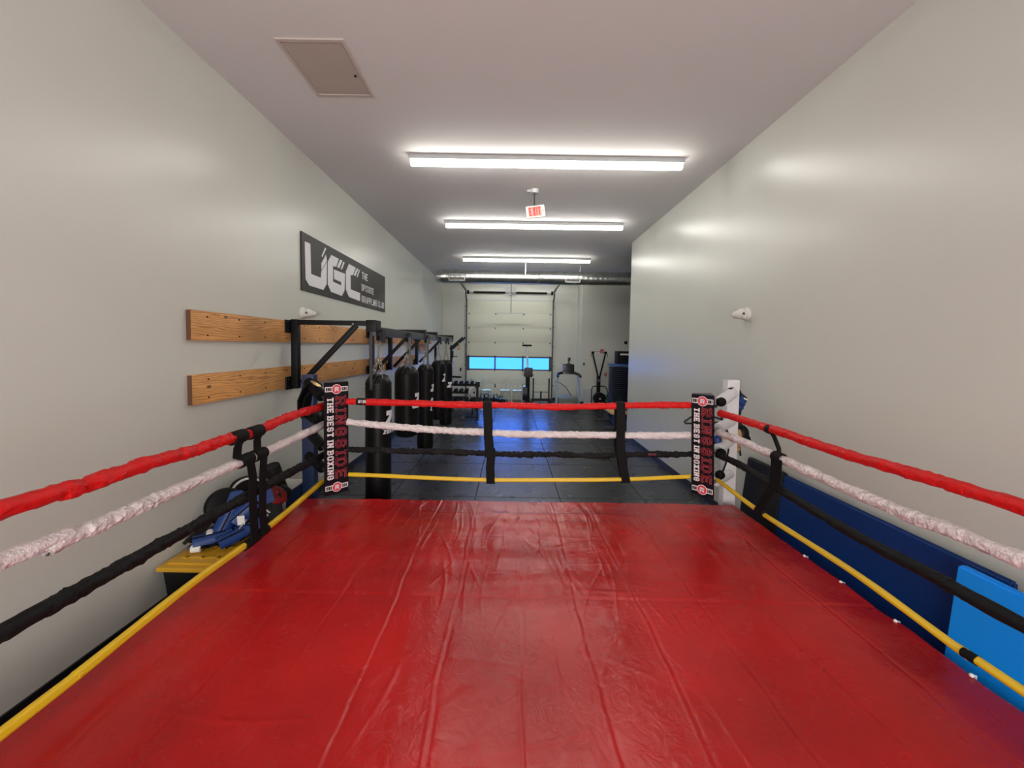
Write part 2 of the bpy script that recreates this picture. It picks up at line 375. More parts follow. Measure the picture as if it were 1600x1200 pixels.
def circle2d(cx_, cy_, r, n=28): return [V((cx_+r*math.cos(2*PI*i/n), cy_+r*math.sin(2*PI*i/n))) for i in range(n)]

# ---------------------------------------------------------------- room shell
WL, WR, ZC, YB, YF, YC, YK = -2.79, 2.88, 4.72, 15.8, -3.2, 9.33, 14.8   # walls, ceiling, garage wall, shop front, corner, alcove wall
XK = 2.73; XA = 6.2
def quadbox(lo, hi): lo = V(lo); hi = V(hi); b = MB(); b.box((lo+hi)/2, hi-lo); return b
fl = quadbox((WL-.3, YF-.3, -.1), (XA+.3, YB+.4, 0)).build('floor', 'rubber', smooth=False); structure(fl)
structure(quadbox((WL-.3, YF-.3, ZC), (XA+.3, YB+.4, ZC+.1)).build('ceiling', 'ceil', smooth=False))
structure(quadbox((WL-.15, YF-.3, 0), (WL, YB+.3, ZC)).build('wall_left', 'wall', smooth=False))
wr = MB(); wr.box(((WR+WR+.15)/2, (YF+YC)/2, ZC/2), (.15, YC-YF, ZC)); structure(wr.build('wall_right', 'wall', smooth=False))
structure(quadbox((WR+.15, YC-.15, 0), (XA, YC, ZC)).build('wall_return', 'wall', smooth=False))
structure(quadbox((XA, YC-.15, 0), (XA+.15, YK, ZC)).build('wall_alcove', 'wall', smooth=False))
structure(quadbox((XK, YK, 0), (XA, YB, ZC)).build('wall_block', 'wall', smooth=False))
DX0, DX1, DZ = -1.76, 1.68, 3.98
b = MB()
for lo, hi in [((WL, YB, 0), (DX0, YB+.2, ZC)), ((DX1, YB, 0), (XK, YB+.2, ZC)), ((DX0, YB, DZ), (DX1, YB+.2, ZC))]:
    lo = V(lo); hi = V(hi); b.box((lo+hi)/2, hi-lo)
structure(b.build('wall_back', 'wall', smooth=False))
# shop front behind the camera, with its window opening
b = MB()
for lo, hi in [((WL, YF-.15, 0), (-2.3, YF, ZC)), ((2.3, YF-.15, 0), (WR, YF, ZC)), ((-2.3, YF-.15, 0), (2.3, YF, .4)), ((-2.3, YF-.15, 3.5), (2.3, YF, ZC))]:
    lo = V(lo); hi = V(hi); b.box((lo+hi)/2, hi-lo)
structure(b.build('wall_front', 'wall', smooth=False))
win = MB()
for x in (-2.27, -.76, .76, 2.27): win.box((x, YF-.07, 1.95), (.06, .1, 3.1))
for z in (.43, 2.6, 3.47): win.box((0, YF-.07, z), (4.6, .1, .06))
structure(win.build('window_1', 'gray', smooth=False))
structure(quadbox((WL, YF, 0), (WL+.015, YB, .11)).build('baseboard_left', 'base', smooth=False))
structure(quadbox((WR-.015, YF, 0), (WR, YC, .10)).build('baseboard_right', 'base', smooth=False))
bb = MB(); bb.box(((XK+XA)/2, YK-.008, .05), (XA-XK, .015, .1)); bb.box((XK-.008, (YK+YB)/2, .05), (.015, YB-YK, .1))
bb.box(((WL+DX0)/2, YB-.008, .05), (DX0-WL, .015, .1)); bb.box(((DX1+XK)/2, YB-.008, .05), (XK-DX1, .015, .1))
structure(bb.build('baseboard_back', 'base', smooth=False))

# ---------------------------------------------------------------- garage door
gd = bpy.data.objects.new('door_1', None); COL.objects.link(gd); gd.location = (0, YB+.05, 0); structure(gd)
zs = [.0, .62, 1.20, 1.78, 2.33, 2.92, 3.50, 4.03]
YD = YB-.035
for i in range(7):
    if i == 2: continue
    p = MB(); p.box((-.04, YD, (zs[i]+zs[i+1])/2), (DX1-DX0+.06, .05, zs[i+1]-zs[i]), bev=.006)
    p.build('door_section', 'doorw', gd)
fr = MB()
for z in (zs[2]+.03, zs[3]-.03): fr.box((-.04, YD, z), (DX1-DX0+.05, .05, .06))
xm = [DX0+.03, -.62, .52, DX1-.03]
for x in xm: fr.box((x, YD, 1.49), (.06 if x not in (xm[0], xm[3]) else .12, .05, .58))
f_ = fr.build('window_frame', 'gray', gd, smooth=False)
for i in range(3):
    MB().box(((xm[i]+xm[i+1])/2, YD, 1.49), (xm[i+1]-xm[i]-.05, .008, .48)).build('pane', 'glass', gd, smooth=False)
h = MB()
for z in zs[1:-1]:
    for x in (DX0+.06, -.62, .52, DX1-.06): h.box((x, YD-.035, z), (.03, .02, .07)); h.box((x, YD-.035, z), (.06, .02, .02))
h.build('hinge', 'gray', gd)
MB().box((-.6, YD-.05, .55), (.05, .04, .12), bev=.005).build('door_handle', 'plastic', gd)
for sx, x in ((-1, DX0-.04), (1, DX1+.04)):
    t = MB(); t.box((x, YB-.10, 2.05), (.05, .07, 4.1)); 
    pts = [V((x, YB-.10, 4.05))] + [V((x, YB-.10-.35*math.sin(a), 4.05+.35*(1-math.cos(a)))) for a in [PI/2*k/6 for k in range(1, 7)]] + [V((x, 12.9, 4.45))]
    for p, q in zip(pts, pts[1:]): t.bar(p, q, .05, .05)
    for z in (.6, 1.4, 2.2, 3.0, 3.8): t.box((x+sx*.03, YB-.05, z), (.08, .09, .03))
    t.build('track', 'gray', gd, smooth=False)
MB().box((-.04, YB-.03, 4.05), (DX1-DX0+.1, .03, .05)).build('header_seal', 'lgray', gd, smooth=False)
for x0, x1 in ((DX0-.30, DX0-.16), (DX1+.12, DX1+.26)):
    structure(quadbox((x0, YB-.012, 0), (x1, YB, 4.5)).build('trim_1', 'wall', smooth=False))
sp_ = thing('torsion_spring_shaft', 'black torsion springs on a shaft above the white garage door', 'garage door spring', (-.04, YB-.16, 4.36))
q = MB(); q.cyl((-1.78, YB-.16, 4.36), (1.74, YB-.16, 4.36), .014); q.build('shaft', 'steel', sp_)
for a, b2 in ((-1.52, -.24), (.2, 1.45)):
    q = MB(); n_ = 60
    q.tube([(a+(b2-a)*i/n_, YB-.16, 4.36) for i in range(n_+1)], [.036+.005*(i % 2) for i in range(n_+1)], 12); q.build('spring', 'blackm', sp_)
for x in (-1.74, 1.66):
    MB().cyl((x-.04, YB-.16, 4.36), (x+.04, YB-.16, 4.36), .075, n=20).build('cable_drum', 'blackm', sp_)
q = MB(); q.box((-.02, YB-.09, 4.34), (.10, .16, .14)); q.box((-.02, YB-.012, 4.2), (.42, .01, .012)); q.box((-.22, YB-.012, 4.4), (.012, .01, .4)); q.box((.2, YB-.012, 4.4), (.012, .01, .4)); q.box((-.02, YB-.012, 4.4), (.42, .008, .41)); q.build('center_bracket', 'lgray', sp_, smooth=False)
tb = thing('hanging_bar', 'thin grey T-shaped bar hanging before the top of the garage door', 'bar', (0, 15.3, 3.5))
MB().bar((.0, 15.3, 4.71), (.0, 15.3, 3.5), .03).build('stem', 'gray', tb)
q = MB().bar((-.56, 15.3, 3.5), (.56, 15.3, 3.5), .035); 
for x in (-.56, .56): q.box((x, 15.3, 3.46), (.05, .05, .06))
q.build('crossbar', 'lgray', tb)
op = thing('door_opener', 'grey door opener motor on angle-iron hangers just above the duct', 'opener', (0, 13.4, 4.45))
MB().box((-.02, 13.4, 4.50), (.30, .35, .12), bev=.01).build('motor_box', 'blackm', op)
for x in (-.2, .16): MB().bar((x, 13.4, 4.55), (x, 13.4, 4.72), .025).build('hanger', 'lgray', op)
MB().bar((-.4, 13.4, 4.70), (.5, 13.4, 4.70), .03).bar((.35, 13.4, 4.70), (.1, 13.4, 4.52), .02).build('angle_iron', 'lgray', op)
MB().bar((0, 13.5, 4.52), (0, 15.7, 4.46), .03, .04).build('rail', 'lgray', op)

# ---------------------------------------------------------------- ceiling things
lr = 'long ceiling strip lights in a row'
for Yl, x0, x1, lab in ((5.25, -1.38, 2.27, 'long glowing ceiling strip light nearest the ring, largest in view'), (7.93, -1.36, 2.255, 'glowing ceiling strip light between exit sign and the farthest light'), (11.03, -1.387, 2.236, 'glowing ceiling strip light just before the round duct, last before the duct'), (14.15, -1.39, 2.236, 'added strip light hidden beyond the round duct, lighting the far end')):  # last fixture is added, unseen behind the duct, to brighten the far end
    t = thing('strip_light', lab, 'ceiling light', ((x0+x1)/2, Yl, ZC), group=lr)
    MB().box(((x0+x1)/2, Yl, 4.69), (x1-x0, .13, .06), bev=.006).build('housing', 'lgray', t)
    MB().box(((x0+x1)/2, Yl, 4.628), (x1-x0-.02, .07, .065), bev=.02).build('diffuser', 'led', t)
ex = thing('exit_sign', 'white exit sign with red letters hanging crooked from the ceiling', 'exit sign', (.365, 6.3, ZC))
MB().cyl((.35, 6.3, 4.66), (.35, 6.3, 4.72), .06, .07).box((.30, 6.3, 4.695), (.14, .05, .03)).build('canopy', 'lgray', ex)
MB().cyl((.352, 6.3, 4.44), (.350, 6.3, 4.68), .009, n=8).build('stem', 'plastic', ex)
R8 = Matrix.Rotation(math.radians(-8), 3, 'Y')
c0 = V((.372, 6.3, 4.372)); MB().box(c0, (.30, .045, .19), R8, bev=.018).build('sign_body', 'exit_body', ex)
u8 = R8 @ V((1, 0, 0)); v8 = R8 @ V((0, 0, 1))
MB().box(c0-u8*.01+V((0, -.024, 0)), (.215, .004, .15), R8).build('face_panel', 'exit_pink', ex)
put2d(MB(), text_quads('EXIT', .19, .135, .024), c0-u8*.105-v8*.067+V((0, -.027, 0)), u8, v8, .003).build('lettering', 'exit_red', ex, smooth=False)
put2d(MB(), text_quads('>', .018, .04, .009), c0+u8*.108-v8*.02+V((0, -.027, 0)), u8, v8, .003).build('arrow', 'exit_red', ex, smooth=False)
ap = thing('access_panel', 'square beige hatch set in the ceiling with a small latch', 'ceiling hatch', (-1.73, 3.69, ZC))
pc = [onZ(*p_, ZC-.006) for p_ in ((427, 57), (539, 60), (583, 149), (497, 148))]
ax0, ax1, ay0, ay1 = -2.0, -1.42, 3.29, 4.02
M['hatch'] = mat('hatch_paint', (.43, .37, .33), .55)
M['hatchf'] = mat('hatch_frame_paint', (.50, .44, .40), .55)
q = MB()
for lo, hi in (((ax0, ay0), (ax1, ay0+.03)), ((ax0, ay1-.03), (ax1, ay1)), ((ax0, ay0+.03), (ax0+.03, ay1-.03)), ((ax1-.03, ay0+.03), (ax1, ay1-.03))):
    q.box(((lo[0]+hi[0])/2, (lo[1]+hi[1])/2, ZC-.006), (hi[0]-lo[0], hi[1]-lo[1], .012))
q.build('frame', 'hatchf', ap, smooth=False)
MB().box(((ax0+ax1)/2, (ay0+ay1)/2, ZC-.004), (ax1-ax0-.07, ay1-ay0-.07, .006)).build('hatch_door', 'hatch', ap, smooth=False)
MB().box(((ax0+ax1)/2, (ay0+ay1)/2, ZC-.0005), (ax1-ax0-.058, ay1-ay0-.058, .001)).build('shadow_gap', 'blackm', ap, smooth=False)
MB().cyl((ax1-.075, 3.72, ZC-.014), (ax1-.075, 3.72, ZC-.006), .012).build('latch', 'black', ap)
du = thing('spiral_duct', 'round galvanised spiral duct crossing the room below the ceiling', 'duct', (1.5, 12, 4.33))
def ductseg(x0, x1, r):
    n_ = int((x1-x0)/.03); q = MB()
    q.tube([(x0+(x1-x0)*i/n_, 12, 4.325) for i in range(n_+1)], [r+(.0045 if i % 5 == 0 else 0) for i in range(n_+1)], 40); return q
ductseg(-2.28, .86, .19).build('duct_pipe', 'galv', du); ductseg(.95, XA, .20).build('duct_pipe', 'galv', du)
MB().tube([(x, 12, 4.325) for x in (.84, .86, .95, .97)], [.19, .206, .206, .2], 40).build('collar', 'galv', du)
MB().tube([(x, 12, 4.325) for x in (-2.30, -2.28, -1.98, -1.97)], [.192, .197, .197, .19], 40).build('end_cap', 'galv', du)
for xa, xb in ((-1.90, -1.43), (1.66, 2.09)):
    r_ = MB(); xc = (xa+xb)/2; zc = 4.27
    for dz in (-.09, .09): r_.box((xc, 11.83, zc+dz), (xb-xa, .07, .025))
    for x in (xa, xb): r_.box((x, 11.83, zc), (.025, .07, .2))
    rr = r_.build('register', 'lgray', du, smooth=False)
    r2 = MB(); r2.box((xc, 11.83, zc), (xb-xa-.02, .02, .16))
    for k in range(5): r2.box((xc, 11.815, zc-.06+.03*k), (xb-xa-.03, .012, .006))
    g2 = r2.build('grille', 'register', rr, smooth=False)
for x in (-2.15, .42, 2.12, 4.2):
    MB().cyl((x, 12, 4.5), (x, 12, ZC), .012 if x > 0 else .005, n=8).build('hanger', 'lgray', du)
MB().cyl((.42, 11.6, 4.32), (.42, 11.6, 4.72), .022, n=10).build('support_pipe', 'lgray', du)

# ---------------------------------------------------------------- wall things
def emlight(loc, side, label):
    t = thing('emergency_light', label, 'wall lamp', loc); s = side; x, y, z = loc
    MB().tube([(x, y, z), (x+s*.018, y, z), (x+s*.035, y, z), (x+s*.05, y, z)], [.078, .078, .062, .035], 28).build('base_plate', 'white', t)
    d = V((s*.55, .80, -.06)).normalized(); p = V(loc)+V((s*.06, 0, 0))
    MB().tube([p-d*.055, p-d*.03, p+d*.02, p+d*.06, p+d*.10], [.030, .060, .066, .050, .040], 24).build('lamp_head', 'white', t)
    MB().tube([p+d*.098, p+d*.108], [.036, .030], 20).build('lens', 'lgray', t)
    MB().cyl(p-d*.0+V((s*.02, -.055, 0)), p+V((s*.02, -.063, 0)), .016).build('screw_cap', 'gray', t)
emlight((WL, 5.17, 2.60), 1, 'white emergency lamp head on left wall above the wooden board')
emlight((WR, 4.70, 2.635), -1, 'white emergency lamp head alone on the right wall')
# sign
sg = thing('wall_sign', 'charcoal club sign with large white letters on the left wall', 'sign', (WL, 6.8, 3.28))
MB().box((WL+.010, (5.12+8.49)/2, 3.285), (.02, 3.37, .77)).build('sign_panel', 'signbg', sg, smooth=False)
def sgp(x, y): return onX(440+x/5, 340+y/5, WL+.0215)
polys = [
 [(180, 185), (223, 205), (229, 440), (305, 470), (310, 420), (352, 350), (350, 520), (325, 565), (215, 530), (187, 480)],
 [(310, 358), (345, 288), (352, 338), (311, 408)], [(312, 300), (339, 233), (347, 243), (318, 308)],
 [(387, 292), (445, 322), (425, 385), (400, 378), (400, 500), (465, 530), (465, 505), (410, 480), (408, 405), (494, 440), (490, 570), (470, 612), (385, 580), (360, 520), (360, 345)],
 [(432, 386), (456, 328), (474, 336), (450, 395)], [(462, 400), (481, 345), (491, 350), (470, 406)],
 [(525, 362), (578, 392), (556, 448), (537, 450), (538, 560), (612, 590), (611, 652), (525, 620), (502, 560), (502, 420)],
 [(562, 450), (586, 396), (599, 402), (575, 456)], [(585, 462), (604, 408), (612, 412), (592, 467)]]
q = MB()
for pl in polys: q.prism([sgp(*p_) for p_ in pl], (.004, 0, 0))
q.build('logo_lettering', 'signfg', sg, smooth=False)
def signtext(s, xa, xb, ytop, ybot):
    a = onX(440+xa/5, 340+ytop/5, WL+.0215); b_ = onX(440+xa/5, 340+ybot/5, WL+.0215); c = onX(440+xb/5, 340+ybot/5+8, WL+.0215)
    for wq in word_quads(s, c.y-a.y, a.z-b_.z, .022, space=.20): put2d(MB(), wq, (WL+.0215, a.y, b_.z), (0, 1, 0), (0, 0, 1), .004).build('small_lettering', 'signfg', sg, smooth=False)
signtext('THE', 626, 672, 422, 478); signtext('UPSTATE', 624, 720, 516, 570); signtext('GRAPPLING CLUB', 624, 800, 606, 660)
# boards
def board(y0, y1, z0, z1, label, name='wooden_board'):
    t = thing(name, label, 'board', (WL, (y0+y1)/2, z0), group='wooden boards bolted to the left wall')
    MB().box((WL+.021, (y0+y1)/2, (z0+z1)/2), (.04, y1-y0, z1-z0), bev=.003).build('plank', 'wood', t)
    MB().box((WL+.021, y0-.001, (z0+z1)/2), (.038, .004, z1-z0-.006)).build('end_grain', 'woodend', t)
    yy = y0+.18
    while yy < y1:
        for z in (z0+.05, z1-.05): MB().cyl((WL+.041, yy, z), (WL+.045, yy, z), .008, n=8).build('screw', 'blackm', t)
        yy += .41
board(3.31, 8.55, 2.205, 2.472, 'long upper wooden board on left wall behind the bag rack')
board(3.31, 8.55, 1.640, 1.905, 'long lower wooden board on left wall behind the bag rack')
board(8.75, 11.2, 1.640, 1.905, 'far lower wooden board on left wall, behind the middle heavy bags')
board(8.75, 11.0, 2.205, 2.46, 'far upper wooden board on left wall, just under the rack beam')
t = thing('wall_shelf', 'small wooden shelf box on left wall past the boards', 'shelf', (WL, 11.9, 2.0))
MB().box((WL+.15, 11.75, 2.28), (.28, .9, .10)).build('top', 'wood', t, smooth=False); MB().box((WL+.12, 11.75, 2.12), (.02, .85, .20)).build('back', 'wood', t, smooth=False)
# bag rack
rk = thing('bag_rack', 'black steel wall rack with long beam carrying the heavy bags', 'rack', (WL, 8, 1.64))
XB = -1.66
brk = [(4.80, 2.47), (7.44, 2.47), (8.59, 2.40), (11.0, 2.40)]
for y, zt in brk:
    MB().box((-2.68, y, 2.06), (.08, .08, .86), bev=.006).build('post', 'black', rk)
    for z in (1.70, 2.40): 
        pl = MB().box((WL+.052, y-.01, z), (.022, .22, .16), bev=.01)
        for dy in (-.08, .08):
            for dz in (-.05, .05): pl.ball((WL+.066, y-.01+dy, z+dz), .012, n=8)
        pl.build('mounting_plate', 'black', rk)
    MB().bar((-2.72, y, 2.455), (XB+.03, y, 2.455), .07, .06, bev=.004).build('arm', 'black', rk)
    MB().bar((-2.60, y, 1.70), (-1.92, y, 2.43), .05, .06, bev=.004).build('brace', 'black', rk)
    q = MB(); q.ball((-1.95, y-.04, 2.44), .014, n=8); q.build('bolt', 'steel', rk)
M['beam'] = mat('beam_grey_blue', (.02, .022, .03), .35)
MB().box((XB-.03, (4.72+11.15)/2, 2.355), (.07, 11.15-4.72, .12), bev=.006).build('beam', 'beam', rk)
q = MB(); q.box((XB-.03, 4.75, 2.42), (.12, .20, .14), bev=.01); q.build('beam_clamp', 'black', rk)
for y in (7.44, 8.59, 11.0): MB().box((XB-.03, y, 2.41), (.11, .10, .12), bev=.008).build('beam_clamp', 'black', rk)
# heavy bags
def chain(mb, p, q_, link=.05, wd=.014, r=.0042):
    p = V(p); q_ = V(q_); d = q_-p; n_ = max(1, int(d.length/(link*.78))); dn = d.normalized(); x = dn.orthogonal().normalized(); y = dn.cross(x)
    for i in range(n_):
        c = p + d*((i+.5)/n_); s_ = x if i % 2 else y; 
        pts = [c + dn*(link*.5*math.cos(a)) + s_*(wd*math.sin(a)) for a in [2*PI*k/8 for k in range(9)]]
        mb.tube(pts, r, 5, caps=False)
ZEN = text_quads('Z', .15, .15, .045)
def bag(y, ztop, zbot, r, label, logo, rotl=0):
    x = -1.68; t = thing('heavy_bag', label, 'punching bag', (x, y, zbot), group='black heavy bags hanging from the wall rack')
    rd = random.Random(int(y*10)); H_ = ztop-zbot
    prof = [(.02, 0), (r*.72, .005), (r*.93, .03), (r, .08)] + [(r*(1+.012*rd.uniform(-1, 1)), .08+(H_-.24)*k/8) for k in range(1, 9)] + [(r*.97, H_-.10), (r*.86, H_-.05), (r*.62, H_-.012), (r*.3, H_), (.02, H_-.005)]
    n_ = 40
    MB().tube([(x, y, zbot+h_) for _, h_ in prof], [a for a, _ in prof], n_, shape=lambda i, a: 1+(.05*math.sin(a*9+i) if i > len(prof)-5 else .004*math.sin(a*5))).build('body', 'leather', t)
    q = MB()
    q.tube([(x, y, ztop-.115), (x, y, ztop-.105), (x, y, ztop-.095)], [r*1.003, r*1.012, r*1.0], n_, caps=False); q.build('seam_band', 'leather', t)
    q = MB()
    for k in range(4):
        a = PI/4+k*PI/2; e = V((x+r*.62*math.cos(a), y+r*.62*math.sin(a), ztop-.02)); chain(q, e, (x, y, 2.06)); q.ball(e, .012, n=8)
    chain(q, (x, y, 2.06), (x, y, 2.16), .07, .018, .006); q.build('chain', 'steel', t)
    MB().tube([(x, y, 2.15), (x+.012, y, 2.17), (x+.014, y, 2.24), (x, y, 2.27), (x-.014, y, 2.24), (x-.012, y, 2.17), (x, y, 2.15)], .006, 6, caps=False).build('carabiner', 'steel', t)
    tr = MB().box((x, y, 2.345), (.13, .12, .09), bev=.01).cyl((x-.02, y, 2.27), (x+.02, y, 2.27), .03).box((x+.06, y, 2.30), (.02, .13, .17)); tr.build('trolley', 'black', t)
    # gathered leather cords at the top
    q = MB()
    for k in range(10):
        a = 2*PI*k/10+.2; q.tube([(x+r*.95*math.cos(a), y+r*.95*math.sin(a), ztop-.085), (x+r*.66*math.cos(a+.2), y+r*.66*math.sin(a+.2), ztop-.004), (x+r*.25*math.cos(a+.3), y+r*.25*math.sin(a+.3), ztop+.012)], .007, 5)
    q.build('top_cord', 'plastic', t)
    if logo:
        q = MB(); base = math.radians(rotl); 
        for (s_, zz, hh, ww, th) in logo:
            for pl in text_quads(s_, ww, hh, th, italic=.25):
                for _k in range(1):
                    # wrap each stroke rectangle onto the bag
                    a0, a1, a2, a3 = pl
                    N_ = 5; lo = []; hi = []
                    for i in range(N_+1):
                        e1 = a0.lerp(a3, i/N_); e2 = a1.lerp(a2, i/N_)
                        lo.append(e1); hi.append(e2)
                    def wrap(pt, off): a = base+pt.x/r; rr = r*1.015+off; return V((x+rr*math.cos(a), y+rr*math.sin(a), zbot+zz+pt.y))
                    for i in range(N_):
                        c4 = [lo[i], hi[i], hi[i+1], lo[i+1]]
                        vv = [q.b.verts.new(wrap(c, 0)) for c in c4] + [q.b.verts.new(wrap(c, .003)) for c in c4]
                        for f in ((0, 1, 2, 3), (7, 6, 5, 4), (0, 4, 5, 1), (1, 5, 6, 2), (2, 6, 7, 3), (3, 7, 4, 0)): q.b.faces.new([vv[k] for k in f])
        q.build('logo', 'signfg', t, smooth=False)
    return t
bag(4.90, 1.80, .06, .162, 'tall black heavy bag nearest the ring beside left corner pad', [('Z', 1.08, .22, .15, .06), ('ZEN', 1.01, .05, .13, .012)], -52)
bag(6.24, 1.83, .70, .19, 'short wide black heavy bag, second from the ring', [('Z', .48, .24, .17, .06)], -48)
bag(7.63, 1.80, .10, .158, 'long black heavy bag, third from the ring, in the middle of five', [('Z', 1.18, .14, .12, .04), ('C', .95, .10, .07, .03), ('L', .80, .10, .05, .022)], -40)
bag(8.98, 1.83, .45, .16, 'black heavy bag, fourth from the ring, with a wide cap', [('Z', .90, .18, .14, .04)], -45)
bag(10.07, 1.80, .10, .16, 'farthest black heavy bag with white stripes by the squat stand', [('Z', 1.0, .14, .14, .045), ('I', .93, .03, .16, .03)], -70)
for y, dx in ((4.72, -.03), (6.16, .07), (7.5, .07)):
    t = thing('pull_strap', {4.72: 'grey strap rod hanging before the nearest heavy bag', 6.16: 'grey strap rod hanging beside the second heavy bag', 7.5: 'thin grey strap rod hanging beside the third heavy bag'}[y], 'strap', (-1.68+dx, y, 2.30))
    MB().bar((-1.68+dx, y, 2.32), (-1.68+dx, y, 1.80 if y != 4.72 else 1.72), .035, .012).box((-1.68+dx, y, 1.80 if y != 4.72 else 1.70), (.04, .02, .14), bev=.004).build('webbing', 'gray' if y != 4.72 else 'plastic', t)

# ---------------------------------------------------------------- boxing ring
CZ, CX0, CX1, CY1, CY0 = .5, -2.2, 2.46, 4.13, -1.4
rp = thing('boxing_ring_platform', 'low boxing ring platform with wrinkled glossy red canvas', 'boxing ring', (0, 1.5, 0))
MB().box(((CX0+CX1)/2, (CY0+CY1)/2, .22), (CX1-CX0-.08, CY1-CY0-.08, .44)).build('frame', 'blackm', rp, smooth=False)
def ridge(d, w_): return math.exp(-(d/w_)**2)
folds = [(-1.85, .4), (-1.5, .6), (-1.12, .8), (-.75, 1), (-.34, 1.1), (.09, 1.1), (.46, 1), (.85, .9), (1.28, 1), (1.70, .8), (2.1, .5)]
def canvas_z(x, y):
    z = 0
    for i, (fx, a) in enumerate(folds):
        c = fx + .035*noise.noise(V((i*7.1, y*1.1, 0))) + .012*noise.noise(V((i*3.3, y*5, 2)))
        amp = a*(.6+1.1*noise.noise(V((i*5.7+3, y*1.3, 1))))
        z += .0034*max(0, amp)*ridge(x-c, .008) - .0020*ridge(x-c-.018, .011)
    # short transverse ripples and tension wrinkles at the far end
    far = max(0, min(1, (y-2.4)/1.5))
    z += .004*far*noise.noise(V((x*2.2+y*.7, y*9, 4))) + .0045*far*noise.noise(V((x*11+.6*y, y*2.2, 9)))
    z += .0016*noise.noise(V((x*6, y*4, 5))) + .0016*abs(noise.noise(V((x*9+y*2, y*1.6, 15)))) + .004*noise.noise(V((x*1.5, y*1.4, 8)))
    # lapped seams across
    sd = y-(2.53-.012*x); z += .0035/(1+math.exp(max(-40, min(40, -sd/.004))))-.0028*ridge(sd, .008)
    sd = y-(3.83-.01*x); z += .003*ridge(sd, .012)
    ed = min(x-CX0, CX1-x, CY1-y)
    # pulled creases towards the edges
    if CX1-x < .55: z += .009*(1-(CX1-x)/.55)*noise.noise(V((y*3.3+x*2.5, x*.8, 3)))*1.5
    if x-CX0 < .4: z += .007*(1-(x-CX0)/.4)*noise.noise(V((y*4, x*.8, 6)))
    return z
import numpy as np
rc = random.Random(11); creases = []
for k in range(150):
    cx_ = rc.gauss(.1, 1.1); cy_ = rc.choice((rc.uniform(.8, 4.0), rc.uniform(2.4, 4.1))); an = rc.gauss(PI/2, .16) if rc.random() < .72 else rc.gauss(0, .25)
    creases.append((cx_, cy_, math.cos(an), math.sin(an), rc.uniform(.10, .55), rc.uniform(.0012, .0032)*(1.25 if cy_ > 2.6 else .8), rc.uniform(.005, .012)))
def crease_field(X_, Y_):
    Z_ = np.zeros_like(X_)
    for cx_, cy_, ca, sa, hl, am, wd in creases:
        dx = X_-cx_; dy = Y_-cy_; al = dx*ca+dy*sa; pe = -dx*sa+dy*ca + .03*np.sin(al*5+cx_*9)
        Z_ += am*np.exp(-(pe/wd)**2)*np.clip(1-(al/hl)**2, 0, 1)
    return Z_
b = bmesh.new(); NX, NY = 560, 480; grid = []
dr = [(.0, 0), (.012, .004), (.02, .018), (.022, .05), (.024, .12), (.02, .22), (.022, .32), (.02, .42)]
xs = [CX0 - o_ for o_, _ in dr[::-1]] + [CX0+(CX1-CX0)*i/NX for i in range(1, NX)] + [CX1+o_ for o_, _ in dr]
xd = [d_ for _, d_ in dr[::-1]] + [0]*(NX-1) + [d_ for _, d_ in dr]
ys = [CY0+(CY1-CY0)*(1-(1-j/NY)**1.0) for j in range(NY)] + [CY1+o_ for o_, _ in dr]
yd = [0]*NY + [d_ for _, d_ in dr]
XX, YY = np.meshgrid(np.array(xs), np.array(ys)); CR = crease_field(XX, YY)
for j, y in enumerate(ys):
    row = []
    for i, x in enumerate(xs):
        k = max(xd[i], yd[j])
        wob = .012*noise.noise(V((x*3, y*3, 1))) if k > 0 else 0
        ex_ = .010*noise.noise(V((y*5, 0, 2))) if xd[i] > 0 and x > 0 else 0
        row.append(b.verts.new((x+wob+ex_, y+(wob if yd[j] > 0 else 0), CZ + (canvas_z(x, y)+float(CR[j, i]))*(1 if k < .02 else .3) - k)))
    grid.append(row)
for j in range(len(ys)-1):
    for i in range(len(xs)-1): b.faces.new((grid[j][i], grid[j][i+1], grid[j+1][i+1], grid[j+1][i]))
q = MB(); q.b.free(); q.b = b; cv = q.build('canvas', 'canvas', rp)
# tie cords of the canvas at the right edge
for y in (1.95, 2.35, 2.75, 3.1):
    MB().tube([(CX1-.01, y, CZ+.006), (CX1+.03, y+.01, CZ-.005), (CX1+.04, y+.02, CZ-.10)], .006, 6).ball((CX1-.005, y, CZ+.007), .011, n=8).build('lacing', 'tape', rp)

# posts
def post(x, y, matname, zt, label, arms, name='ring_post', armmat='blackm', pad=None):
    t = thing(name, label, 'ring post', (x, y, 0))
    MB().box((x, y, zt/2), (.135, .10, zt), bev=.008).build('column', matname, t)
    MB().box((x, y, .01), (.26, .24, .02)).build('foot_plate', matname, t)
    for (z0, z1, r) in arms:
        p = V((x, y, z0)); d = V((pad[0]-x, pad[1]-y, z1-z0)); MB().cyl(p+d*.02+V((0, -.03, 0)), p+d*.80, r, n=24).build('turnbuckle_sleeve', armmat, t)
        MB().cyl(p+d*.78, p+d*1.0, .016, n=10).build('turnbuckle', 'steel', t)
    return t
PL = (-1.98, 4.12); PR = (2.17, 4.02)
post(-2.28, 4.36, 'blue', 1.84, 'navy blue ring corner post behind left corner pad', [(1.76, 1.58, .060), (1.38, 1.30, .05), (1.20, 1.03, .055), (.92, .80, .055)], pad=PL)
post(2.50, 4.32, 'white_post', 1.86, 'white ring corner post behind right corner pad', [(1.72, 1.60, .062), (1.40, 1.34, .055), (1.19, 1.10, .058), (.80, .78, .055)], armmat='white_post', pad=PR)
